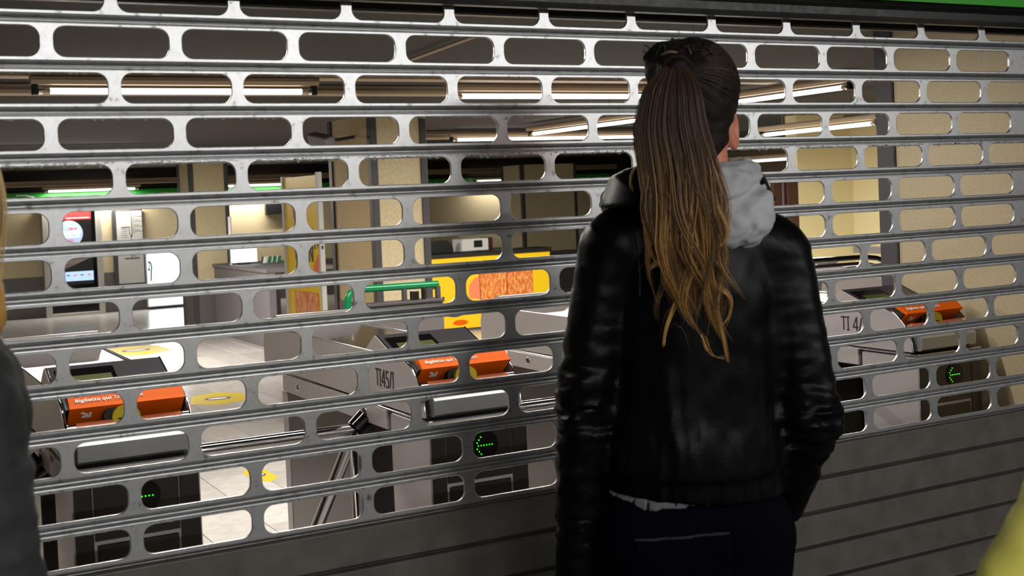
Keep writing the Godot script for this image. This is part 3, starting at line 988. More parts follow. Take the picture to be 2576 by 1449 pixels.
	t = thing("monitor", "white glowing monitor on the grey ticket counter", "monitor", Vector3(0, 0.815, -11.45))
	boxpart("screen", Vector3(3.605, 0.025, 0.0), Vector3(3.905, 0.178, 0.006), M.screen_white, t)
	boxpart("monitor_back", Vector3(3.60, 0.02, -0.03), Vector3(3.91, 0.183, 0.0), M.black_plastic, t, 0.004)
	boxpart("foot", Vector3(3.70, 0.0, -0.08), Vector3(3.82, 0.02, 0.04), M.black_plastic, t, 0.004)
	s = Shape.new()
	s.cyl(Vector3(3.63, 0.815, -11.52), Vector3(3.63, 1.36, -11.52), 0.019, 12)
	tag(part("white_pole", s, M.white_print), "slim white pole standing behind the monitor on the counter", "pole")
	for k in 4:
		t = thing("leaflet_stand", "tilted white leaflet holder next to the monitor on the grey counter" if k == 0 else "tilted green leaflet holder in the row on the grey counter", "leaflet holder", Vector3(3.975 + 0.058 * k, 0.815, -11.5), "leaflet holders on the grey counter")
		s = Shape.new()
		s.prism_z(PackedVector2Array([Vector2(0, 0), Vector2(0.04, 0), Vector2(0.058, 0.07), Vector2(0.018, 0.07)]), -0.01, 0.01)
		part("leaflet", s, M.leaflet_green if k > 0 else M.white_print, t)
		s = Shape.new()
		s.prism_z(PackedVector2Array([Vector2(-0.008, 0), Vector2(0, 0), Vector2(0.018, 0.074), Vector2(0.010, 0.074)]), -0.012, 0.016)
		part("holder_edge", s, M.white_print if k > 0 else M.black_plastic, t)
	# yellow kiosk counter with cracker advert
	t = thing("yellow_counter", "long yellow kiosk counter with black coping and a printed cracker advert", "counter", Vector3(0, 0, -9.9))
	boxpart("front", Vector3(4.36, 0.03, -0.30), Vector3(6.845, 0.815, 0.0), M.yellow_ad, t, 0.004)
	boxpart("front", Vector3(4.355, 0.62, -0.28), Vector3(4.36, 0.83, -0.02), M.yellow_ad, t, 0.004)
	boxpart("coping", Vector3(4.36, 0.815, -0.34), Vector3(6.86, 0.862, 0.02), M.black_plastic, t, 0.006)
	boxpart("plinth", Vector3(4.36, 0.0, -0.28), Vector3(6.83, 0.03, -0.02), M.grey_wainscot, t)
	var cm := mat("cracker_print", Color.WHITE, 0.5)
	cm.albedo_texture = cracker_texture()
	s = Shape.new()
	s.q4uv(Vector3(5.93, 0.30, 0.003), Vector3(6.61, 0.30, 0.003), Vector3(6.61, 0.66, 0.003), Vector3(5.93, 0.66, 0.003))
	part("cracker_picture", s, cm, t)
	s = Shape.new()
	s.prism_z(PackedVector2Array([Vector2(5.80, 0.36), Vector2(5.93, 0.34), Vector2(5.93, 0.60), Vector2(5.86, 0.56), Vector2(5.80, 0.50)]), 0.0, 0.003)
	part("cracker_corner", s, M.orange_lip, t)
	text(t, "GUSTO.", 0.20, Vector3(4.80, 0.435, 0.001), M.black_print, Vector3.ZERO, true, 0.002)
	s = Shape.new()
	s.prism_z(ellipse(5.62, 0.20, 0.10, 0.035), 0.0, 0.003)
	part("blue_logo", s, M.blue_print, t)
	s = Shape.new()
	s.prism_z(ellipse(5.68, 0.10, 0.09, 0.03), 0.0, 0.003)
	part("orange_blob", s, M.orange, t)
	t = thing("black_chair_back", "black curved chair back rising behind the yellow counter", "chair", Vector3(5.4, 0.0, -10.5))
	s = Shape.new()
	s.prism_z(PackedVector2Array([Vector2(0.02, 0.45), Vector2(0.02, 0.88), Vector2(0.05, 0.94), Vector2(0.13, 0.985), Vector2(0.44, 0.985), Vector2(0.50, 0.95), Vector2(0.52, 0.88), Vector2(0.52, 0.45)]), -0.05, 0.0)
	part("backrest", s, M.black_plastic, t)
	boxpart("seat", Vector3(0.02, 0.42, -0.5), Vector3(0.52, 0.48, -0.02), M.black_plastic, t, 0.02)
	for cx in [0.05, 0.46]:
		for cz in [-0.48, -0.06]:
			boxpart("leg", Vector3(cx, 0.0, cz), Vector3(cx + 0.03, 0.42, cz + 0.03), M.black_plastic, t)
	t = thing("white_machine", "small white machine with dark slots behind the yellow counter", "machine", Vector3(6.02, 0.0, -10.45))
	boxpart("stand", Vector3(0.0, 0.0, -0.3), Vector3(0.4, 0.82, 0.0), M.grey_wainscot, t)
	boxpart("body", Vector3(0.0, 0.82, -0.28), Vector3(0.34, 0.985, -0.02), M.white_print, t, 0.006)
	boxpart("slot", Vector3(0.15, 0.885, -0.022), Vector3(0.26, 0.965, -0.017), M.black_plastic, t)
	boxpart("dark_side", Vector3(0.34, 0.82, -0.26), Vector3(0.40, 0.99, -0.03), M.brown_wood, t)
	# devices on the far wall
	t = thing("wall_telephone", "grey device box fixed to the dim far wall above the yellow counter", "device", Vector3(7.65, 0.0, WALLZ))
	boxpart("case", Vector3(0.0, 1.02, 0.0), Vector3(0.23, 1.24, 0.10), M.counter_grey, t, 0.01)
	boxpart("keypad", Vector3(0.08, 1.14, 0.10), Vector3(0.17, 1.21, 0.106), M.black_plastic, t)
	boxpart("handset_cradle", Vector3(-0.06, 1.05, 0.0), Vector3(-0.01, 1.20, 0.08), M.counter_grey, t, 0.01)
	tag(boxpart("wall_shelf", Vector3(6.9, 0.90, WALLZ), Vector3(9.0, 0.95, WALLZ + 0.25), M.brown_wood, null, 0.004), "long brown shelf on the dim far wall under the device box", "shelf")
	# yellow advertising totem
	t = thing("advert_totem", "tall yellow advertising totem with cracker pictures, between the counter and a beige column", "totem", Vector3(2.575, 0, -5.94))
	t.rotation.y = atan2(-(-5.591 + 6.288), 2.584 - 2.557)   # its face runs away from the shutter
	# local x runs along the face from far to near, local +z faces the left side of the hall
	boxpart("yellow_face", Vector3(-0.318, 0.12, -0.03), Vector3(0.318, 1.655, 0.0), M.yellow_ad, t)
	boxpart("frame_post", Vector3(-0.352, 0.0, -0.06), Vector3(-0.318, 1.665, 0.012), M.grey_frame, t, 0.003)
	boxpart("frame_post", Vector3(0.318, 0.0, -0.02), Vector3(0.350, 1.675, 0.016), M.grey_frame, t, 0.003)
	boxpart("base", Vector3(-0.352, 0.0, -0.08), Vector3(0.355, 0.12, 0.03), M.grey_frame, t, 0.004)
	s = Shape.new()
	s.q4uv(Vector3(-0.19, 0.45, 0.003), Vector3(0.25, 0.45, 0.003), Vector3(0.25, 0.86, 0.003), Vector3(-0.19, 0.86, 0.003))
	part("cracker_picture", s, cm, t)
	s = Shape.new()
	s.prism_z(PackedVector2Array([Vector2(0.16, 0.95), Vector2(0.318, 0.95), Vector2(0.318, 1.13), Vector2(0.27, 1.12), Vector2(0.20, 1.05), Vector2(0.15, 0.97)]), 0.0, 0.003)
	part("hand_picture", s, M.orange_lip, t)
	text(t, "PAROLA", 0.15, Vector3(-0.23, 1.23, 0.001), M.black_print, Vector3(0, 0, 0.03), true, 0.002, "lettering", 0.8)
	text(t, "GRAN", 0.16, Vector3(-0.16, 1.115, 0.001), M.black_print, Vector3(0, 0, 0.03), true, 0.002, "lettering", 0.8)
	text(t, "GUSTO.", 0.15, Vector3(-0.05, 1.20, 0.0015), M.black_print, Vector3(0, 0, 0.03), true, 0.002, "lettering", 0.8)
	s = Shape.new()
	s.prism_z(PackedVector2Array([Vector2(-0.18, 1.50), Vector2(-0.05, 1.52), Vector2(-0.04, 1.40), Vector2(-0.15, 1.42)]), 0.0, 0.003)
	part("blue_logo", s, M.blue_print, t)
	text(t, "Cra", 0.15, Vector3(-0.17, 1.40, 0.003), M.red_print, Vector3(0, 0, 0.06), true, 0.002)
	# parapet with a green handrail before the column
	t = thing("handrail_parapet", "low dark grey parapet carrying a looped green handrail", "handrail", Vector3(0, 0, -4.5))
	boxpart("parapet", Vector3(2.47, 0.0, -0.10), Vector3(2.95, 0.845, 0.0), M.grey_wainscot, t, 0.006)
	boxpart("coping", Vector3(2.45, 0.845, -0.12), Vector3(2.95, 0.862, 0.02), M.trim_grey, t, 0.004)
	s = Shape.new()
	var rail := PackedVector3Array()
	for q in [[2.935, 0.9465], [2.46, 0.951], [2.41, 0.948], [2.375, 0.934], [2.357, 0.905], [2.352, 0.86], [2.352, 0.0]]:
		rail.append(Vector3(q[0], q[1], -0.04))
	s.tube(rail, [0.021], 16)
	part("green_rail", s, M.rail_green, t)
	for x in [2.70, 2.92]:
		boxpart("rail_post", Vector3(x, 0.86, -0.055), Vector3(x + 0.024, 0.935, -0.025), M.trim_grey, t)
	boxpart("steel_bracket", Vector3(2.755, 0.862, -0.06), Vector3(2.80, 0.915, -0.02), M.steel_mirror, t, 0.003)
	boxpart("steel_bracket", Vector3(2.83, 0.862, -0.06), Vector3(2.845, 0.93, -0.02), M.steel_mirror, t, 0.002)
	# right side: cream wall corner, brown door, barriers
	var cw := structbox("wall_cream", Vector3(7.63, 0.0, -6.75), Vector3(8.31, HALL_TOP, -6.6), M.cream_wall)
	cw = structbox("wall_cream_side", Vector3(8.31, 0.0, -6.75), Vector3(8.46, HALL_TOP, -4.2), M.cream_wall)
	boxpart("wall_strip", Vector3(8.29, 0.78, -6.6), Vector3(8.31, 0.84, -4.2), M.trim_light, cw)
	t = thing("brown_door", "dark brown wooden door with a pale panel at the end of the cream wall", "door", Vector3(0, 0, -6.7))
	boxpart("jamb", Vector3(7.50, 0.0, -0.05), Vector3(7.63, 1.52, 0.10), M.brown_wood, t, 0.004)
	boxpart("leaf_stile", Vector3(7.36, 0.0, -0.03), Vector3(7.47, 1.52, 0.06), M.brown_wood, t, 0.004)
	boxpart("edge_strip", Vector3(7.472, 0.0, -0.03), Vector3(7.498, 1.52, 0.05), M.trim_light, t)
	boxpart("pale_panel", Vector3(6.75, 0.0, -0.03), Vector3(7.355, 1.52, 0.03), M.white_print, t)
	t = thing("stone_post", "low grey post with a granite cap beside the black rail", "post", Vector3(0, 0, -4.4))
	boxpart("cap", Vector3(5.72, 0.888, -0.12), Vector3(6.01, 0.927, 0.02), M.granite, t, 0.004)
	boxpart("body", Vector3(5.74, 0.0, -0.10), Vector3(5.965, 0.888, 0.0), M.grey_wainscot, t)
	boxpart("brown_end", Vector3(5.965, 0.0, -0.10), Vector3(6.005, 0.888, 0.0), M.brown_wood, t)
	t = thing("black_guard_rail", "black and steel guard rail with rounded end behind the pier", "rail", Vector3(0, 0, -3.4))
	s = Shape.new()
	s.tube(PackedVector3Array([Vector3(4.6, 1.0, 0), Vector3(5.30, 0.993, 0), Vector3(5.40, 0.98, 0), Vector3(5.50, 0.945, 0), Vector3(5.56, 0.88, 0), Vector3(5.575, 0.8, 0), Vector3(5.575, 0.0, 0)]), [0.016], 12)
	part("black_tube", s, M.black_gloss, t)
	s = Shape.new()
	s.tube(PackedVector3Array([Vector3(4.6, 0.955, 0), Vector3(5.26, 0.95, 0), Vector3(5.37, 0.935, 0), Vector3(5.45, 0.89, 0), Vector3(5.48, 0.82, 0), Vector3(5.48, 0.0, 0)]), [0.018], 12)
	part("steel_tube", s, M.chrome, t)
	boxpart("infill", Vector3(4.6, 0.05, -0.006), Vector3(5.46, 0.93, 0.0), M.steel, t)
	# camera housing on the column
	t = thing("cctv_camera", "grey security camera fixed beside the top of the beige column", "camera", Vector3(2.72, 1.90, -5.85))
	s = Shape.new()
	s.box(Vector3(-0.045, -0.035, -0.12), Vector3(0.035, 0.035, 0.10), 0.008)
	var cb := part("housing", s, M.trim_light, t)
	cb.rotation = Vector3(0.2, 0.3, 0.28)
	s = Shape.new()
	s.tube(PackedVector3Array([Vector3(0.03, 0.0, 0.0), Vector3(0.12, 0.0, -0.02), Vector3(0.25, 0.02, -0.05)]), [0.012], 10)
	part("bracket", s, M.trim_grey, t)
	# floor stickers
	sticker("yellow hexagonal floor sticker with a dark oval mark, on the tiles beyond the turnstiles", Vector3(2.26, 0, -7.18), 0.20, 0.33, -0.25)
	sticker("small yellow floor sticker lying at the rear foot of the turnstile marked TI45/I", Vector3(1.72, 0, -4.33), 0.065, 0.2, 0.0)
	sticker("yellow floor sticker with an orange picture, seen through the turnstile marked TI45/I", Vector3(2.36, 0, -4.05), 0.16, 0.30, 0.1)
	sticker("pale yellow floor sticker farthest from the shutter, before the screen totem", Vector3(2.45, 0, -11.1), 0.30, 0.5, 0.0)

func sticker(label: String, at: Vector3, rx: float, rz: float, turn: float) -> void:
	var t := thing("floor_sticker", label, "floor sticker", at, "yellow stickers on the hall floor")
	t.rotation.y = turn
	var s := Shape.new()
	var hex := PackedVector2Array([Vector2(-rx, -rz * 0.6), Vector2(0, -rz), Vector2(rx, -rz * 0.6), Vector2(rx, rz * 0.6), Vector2(0, rz), Vector2(-rx, rz * 0.6)])
	s.prism_z(hex, 0.0, 0.001)
	var o := part("sheet", s, M.yellow_floor, t)
	o.rotation.x = -PI / 2
	s = Shape.new()
	s.prism_z(ellipse(0, 0, rx * 0.5, rz * 0.22), 0.001, 0.0016)
	o = part("oval_mark", s, M.blue_print, t)
	o.rotation.x = -PI / 2
	s = Shape.new()
	s.prism_z(ellipse(0, 0, rx * 0.36, rz * 0.10), 0.0016, 0.002)
	o = part("oval_mark_inner", s, M.white_print, t)
	o.rotation.x = -PI / 2

# ---------------------------------------------------------------- people
static func cap(p: Vector3, a: Vector3, b: Vector3, ra: float, rb: float) -> float:
	var d := b - a
	var h := clampf((p - a).dot(d) / d.length_squared(), 0.0, 1.0)
	return (p - a - d * h).length() - lerpf(ra, rb, h)

static func ell(p: Vector3, c: Vector3, r: Vector3) -> float:
	var q := (p - c) / r
	var k := q.length()
	return (k - 1.0) * minf(r.x, minf(r.y, r.z)) if k < 1.2 else (p - c).length() - maxf(r.x, maxf(r.y, r.z)) if k > 4.0 else k * (k - 1.0) / maxf((q / r).length(), 1e-6)

static func smin(a: float, b: float, k: float) -> float:
	var h := maxf(k - absf(a - b), 0.0) / k
	return minf(a, b) - h * h * k * 0.25

class Net:
	var v := PackedVector3Array()
	var ix := PackedInt32Array()
	var n := PackedVector3Array()
	func add(lo: Vector3, hi: Vector3, cell: float, f: Callable) -> void:
		var nx := int(ceil((hi.x - lo.x) / cell)) + 2
		var ny := int(ceil((hi.y - lo.y) / cell)) + 2
		var nz := int(ceil((hi.z - lo.z) / cell)) + 2
		var val := PackedFloat32Array()
		val.resize(nx * ny * nz)
		val.fill(1e9)
		var idx := PackedInt32Array()
		idx.resize(nx * ny * nz)
		idx.fill(-1)
		var B := 4
		var reach := cell * B * 1.25
		var sy := nx
		var sz := nx * ny
		var cells := PackedInt32Array()
		for bz in range(0, nz - 1, B):
			for by in range(0, ny - 1, B):
				for bx in range(0, nx - 1, B):
					var mid := lo + Vector3(bx + B * 0.5, by + B * 0.5, bz + B * 0.5) * cell
					if absf(f.call(mid)) > reach:
						continue
					for z in range(bz, mini(bz + B + 1, nz)):
						for y in range(by, mini(by + B + 1, ny)):
							for x in range(bx, mini(bx + B + 1, nx)):
								var i := x + y * sy + z * sz
								if val[i] > 1e8:
									val[i] = f.call(lo + Vector3(x, y, z) * cell)
					for z in range(bz, mini(bz + B, nz - 1)):
						for y in range(by, mini(by + B, ny - 1)):
							for x in range(bx, mini(bx + B, nx - 1)):
								cells.append(x + y * sy + z * sz)
		var off := [0, 1, sy, sy + 1, sz, sz + 1, sz + sy, sz + sy + 1]
		var edges := [[0, 1], [2, 3], [4, 5], [6, 7], [0, 2], [1, 3], [4, 6], [5, 7], [0, 4], [1, 5], [2, 6], [3, 7]]
		var corner := [Vector3(0, 0, 0), Vector3(1, 0, 0), Vector3(0, 1, 0), Vector3(1, 1, 0), Vector3(0, 0, 1), Vector3(1, 0, 1), Vector3(0, 1, 1), Vector3(1, 1, 1)]
		var base := v.size()
		for i in cells:
			var d := []
			var neg := 0
			for k in 8:
				var q := val[i + off[k]]
				d.append(q)
				if q < 0.0:
					neg += 1
			if neg == 0 or neg == 8:
				continue
			var sum := Vector3.ZERO
			var cnt := 0
			for e in edges:
				var a: float = d[e[0]]
				var b: float = d[e[1]]
				if (a < 0.0) != (b < 0.0):
					sum += (corner[e[0]] as Vector3).lerp(corner[e[1]], a / (a - b))
					cnt += 1
			var x := i % sy
			var y := (i / sy) % ny
			var z := i / sz
			idx[i] = v.size()
			v.append(lo + (Vector3(x, y, z) + sum / cnt) * cell)
		n.resize(v.size())
		for i in cells:
			if idx[i] < 0:
				continue
			var a := val[i]
			for ax in 3:
				var st: int = [1, sy, sz][ax]
				var u: int = [sy, sz, 1][ax]
				var w: int = [sz, 1, sy][ax]
				var b := val[i + st]
				if (a < 0.0) == (b < 0.0):
					continue
				if i - u - w < 0:
					continue
				var p0 := idx[i]
				var p1 := idx[i - u]
				var p2 := idx[i - u - w]
				var p3 := idx[i - w]
				if p1 < 0 or p2 < 0 or p3 < 0:
					continue
				# godot winding is clockwise from outside
				if a < 0.0:
					face(p0, p2, p1)
					face(p0, p3, p2)
				else:
					face(p0, p1, p2)
					face(p0, p2, p3)
		for i in range(base, v.size()):
			n[i] = n[i].normalized() if n[i].length_squared() > 1e-20 else Vector3.UP
	func face(a: int, b: int, c: int) -> void:
		ix.append_array([a, b, c])
		var q := (v[c] - v[a]).cross(v[b] - v[a])
		n[a] += q
		n[b] += q
		n[c] += q
	func mesh() -> ArrayMesh:
		var arr := []
		arr.resize(Mesh.ARRAY_MAX)
		arr[Mesh.ARRAY_VERTEX] = v
		arr[Mesh.ARRAY_NORMAL] = n
		arr[Mesh.ARRAY_INDEX] = ix
		var am := ArrayMesh.new()
		am.add_surface_from_arrays(Mesh.PRIMITIVE_TRIANGLES, arr)
		return am

var fold := FastNoiseLite.new()

func people_materials() -> void:
	fold.seed = 4
	fold.frequency = 1.0
	fold.fractal_octaves = 2
	var m := mat("leather", Color(0.026, 0.026, 0.031), 0.43, 0.0, 0.22)
	m.roughness_texture = noise_tex(71, 0.02, [[0.0, g(0.75)], [1.0, g(1.0)]])
	tri(m, 3.0, false)
	bump(m, noise_tex(72, 0.09, [[0.0, g(0.0)], [1.0, g(1.0)]], 512, 4, FastNoiseLite.TYPE_CELLULAR), 0.02)
	m = mat("fleece", Color(0.74, 0.74, 0.755), 0.95)
	m.albedo_texture = noise_tex(73, 0.2, [[0.0, g(0.82)], [1.0, g(1.0)]], 512, 3)
	tri(m, 6.0, false)
	m = mat("denim", Color(0.03, 0.035, 0.075), 0.9, 0.0, 0.12)
	m.albedo_texture = noise_tex(74, 0.2, [[0.0, g(0.7)], [1.0, g(1.0)]], 512, 3)
	tri(m, 8.0, false)
	mat("denim_seam", Color(0.085, 0.09, 0.12), 0.8)
	mat("thread", Color(0.05, 0.05, 0.055), 0.7)
	mat("shirt", Color(0.42, 0.42, 0.44), 0.9)
	m = mat("skin", Color(0.80, 0.52, 0.42), 0.5)
	m.subsurf_scatter_enabled = true
	m.subsurf_scatter_strength = 0.25
	m = mat("hair_brown", Color(1, 1, 1), 0.5, 0.0, 0.4)
	m.vertex_color_use_as_albedo = true
	mat("hair_dark", Color(0.11, 0.08, 0.07), 0.65, 0.0, 0.3)
	mat("hair_blond", Color(0.72, 0.53, 0.27), 0.5)
	m = mat("dark_wool", Color(0.135, 0.14, 0.15), 0.8)
	m.albedo_texture = noise_tex(75, 0.15, [[0.0, g(0.7)], [1.0, g(1.0)]], 512, 4)
	tri(m, 5.0, false)
	m = mat("yellow_cloth", Color(0.82, 0.79, 0.36), 0.75)
	mat("boot", Color(0.06, 0.055, 0.05), 0.45)
	mat("eye_white", Color(0.9, 0.9, 0.88), 0.2)
	mat("clip", Color(0.45, 0.36, 0.30), 0.3)

func hand_net(net: Net, wrist: Vector3, down: Vector3, thumb_dir: Vector3, curl: Vector3, cell := 0.004) -> void:
	# palm and five fingers hanging from the wrist; thumb_dir points to the thumb side, curl to the palm's side
	var dn := down.normalized()
	var th := (thumb_dir - dn * thumb_dir.dot(dn)).normalized()
	var cu := (curl - dn * curl.dot(dn) - th * curl.dot(th)).normalized()
	var bones := []
	bones.append([wrist, wrist + dn * 0.03, 0.023, 0.024])
	for k in 4:
		var off := 0.027 - 0.0175 * k
		var base := wrist + dn * (0.085 - 0.006 * absf(k - 1.0)) + th * off
		bones.append([wrist + dn * 0.02 + th * off * 0.6, base, 0.0145, 0.0125])
		var l: float = [0.040, 0.045, 0.042, 0.033][k]
		var m1 := base + (dn * 0.92 + cu * 0.38) * l
		var m2 := m1 + (dn * 0.72 + cu * 0.69) * l * 0.68
		var m3 := m2 + (dn * 0.45 + cu * 0.89) * l * 0.5
		bones.append([base, m1, 0.0094, 0.0086])
		bones.append([m1, m2, 0.0086, 0.0078])
		bones.append([m2, m3, 0.0078, 0.0066])
	var tb := wrist + dn * 0.03 + th * 0.022
	var t1 := tb + (dn * 0.7 + th * 0.55 + cu * 0.35) * 0.042
	var t2 := t1 + (dn * 0.9 + th * 0.15 + cu * 0.35) * 0.032
	bones.append([wrist + dn * 0.012 + th * 0.008, tb, 0.017, 0.0145])
	bones.append([tb, t1, 0.0135, 0.0108])
	bones.append([t1, t2, 0.0104, 0.0082])
	var lo := wrist
	var hi := wrist
	for b in bones:
		for e in 2:
			lo = lo.min(b[e] - Vector3.ONE * 0.03)
			hi = hi.max(b[e] + Vector3.ONE * 0.03)
	net.add(lo, hi, cell, func(p: Vector3) -> float:
		var d := 1.0
		for b in bones:
			d = smin(d, cap(p, b[0], b[1], b[2], b[3]), 0.006)
		return d)

func head_net(net: Net, c: Vector3, face: float, cell := 0.004) -> void:
	# c is the middle of the skull; face is the turn of the face away from -z
	var rot := Basis(Vector3.UP, face)
	var inv := rot.inverse()
	net.add(c + Vector3(-0.12, -0.25, -0.14), c + Vector3(0.12, 0.13, 0.12), cell, func(w: Vector3) -> float:
		var p := inv * (w - c)
		var d := ell(p, Vector3(0, 0.012, 0.008), Vector3(0.071, 0.088, 0.09))
		d = smin(d, ell(p, Vector3(0, -0.055, -0.045), Vector3(0.054, 0.066, 0.05)), 0.04)
		d = smin(d, cap(p, Vector3(0, -0.02, -0.088), Vector3(0, -0.046, -0.106), 0.009, 0.013), 0.014)   # nose
		d = smin(d, ell(p, Vector3(0, -0.110, -0.076), Vector3(0.022, 0.018, 0.017)), 0.02)   # chin
		d = smin(d, ell(p, Vector3(0, -0.078, -0.092), Vector3(0.024, 0.010, 0.010)), 0.008)   # lips
		d = maxf(d, -ell(p, Vector3(0.032, -0.012, -0.092), Vector3(0.017, 0.011, 0.012)))
		d = maxf(d, -ell(p, Vector3(-0.032, -0.012, -0.092), Vector3(0.017, 0.011, 0.012)))
		d = smin(d, cap(p, Vector3(0, -0.06, 0.025), Vector3(0, -0.20, 0.03), 0.05, 0.054), 0.03)   # neck
		for s in [-1.0, 1.0]:
			var e := p - Vector3(s * 0.061, -0.060, 0.018)
			var q := Basis(Vector3.UP, s * 0.35) * e
			q = Basis(Vector3.RIGHT, -0.15) * q
			var disc := ell(q, Vector3.ZERO, Vector3(0.008, 0.034, 0.021))
			var k := Vector2(q.y / 0.030, q.z / 0.018)
			var rim := Vector2((k.length() - 1.0) * 0.022, q.x - s * 0.004).length() - 0.0052
			disc = smin(disc, rim, 0.006)
			disc = maxf(disc, -ell(q, Vector3(s * 0.010, 0.002, -0.003), Vector3(0.008, 0.019, 0.011)))
			d = smin(d, disc, 0.008)
		return d)

func add_eyes(body: Node3D, c: Vector3, face: float) -> void:
	for s in [-1.0, 1.0]:
		var e := Shape.new()
		var at := c + Basis(Vector3.UP, face) * Vector3(s * 0.031, -0.012, -0.080)
		e.tube(PackedVector3Array([at + Vector3(0, -0.0115, 0), at + Vector3(0, -0.009, 0), at + Vector3(0, -0.004, 0), at + Vector3(0, 0.004, 0), at + Vector3(0, 0.009, 0), at + Vector3(0, 0.0115, 0)]), [0.001, 0.0072, 0.0108, 0.0108, 0.0072, 0.001], 12)
		var o := part("eye", e, M.eye_white, body)
		var iris := Shape.new()
		var f := Basis(Vector3.UP, face) * Vector3(0, 0, -1)
		iris.cyl(at + f * 0.0095, at + f * 0.0114, 0.0048, 12)
		part("iris", iris, M.boot, body)

func strand_tube(s: Shape, path: PackedVector3Array, r: float, cols: PackedColorArray, segs := 5) -> void:
	var radii := []
	var k := path.size()
	for i in k:
		var t := float(i) / (k - 1)
		radii.append(r * (0.55 + 0.45 * sin(PI * clampf(t * 1.3 + 0.1, 0, 1))) * (1.0 if t < 0.7 else lerpf(1.0, 0.12, (t - 0.7) / 0.3)))
	s.tube(path, radii, segs, 1.0, false)
	for i in k - 1:
		for j in segs:
			var a := cols[i]
			var b := cols[i + 1]
			# order of vertices as written by tube(): (i), (i+1), (i) then (i), (i+1), (i+1)
			s.c.append_array([a, b, a, a, b, b])

func smooth_path(pts: Array, k: int) -> PackedVector3Array:
	var c := Curve3D.new()
	for i in pts.size():
		var a: Vector3 = pts[maxi(i - 1, 0)]
		var b: Vector3 = pts[mini(i + 1, pts.size() - 1)]
		var t := (b - a) / 6.0
		c.add_point(pts[i], -t, t)
	var out := PackedVector3Array()
	for i in k:
		out.append(c.sample(mini(int(float(i) / (k - 1) * (pts.size() - 1)), pts.size() - 2), fmod(float(i) / (k - 1) * (pts.size() - 1), 1.0) if i < k - 1 else 1.0))
	return out

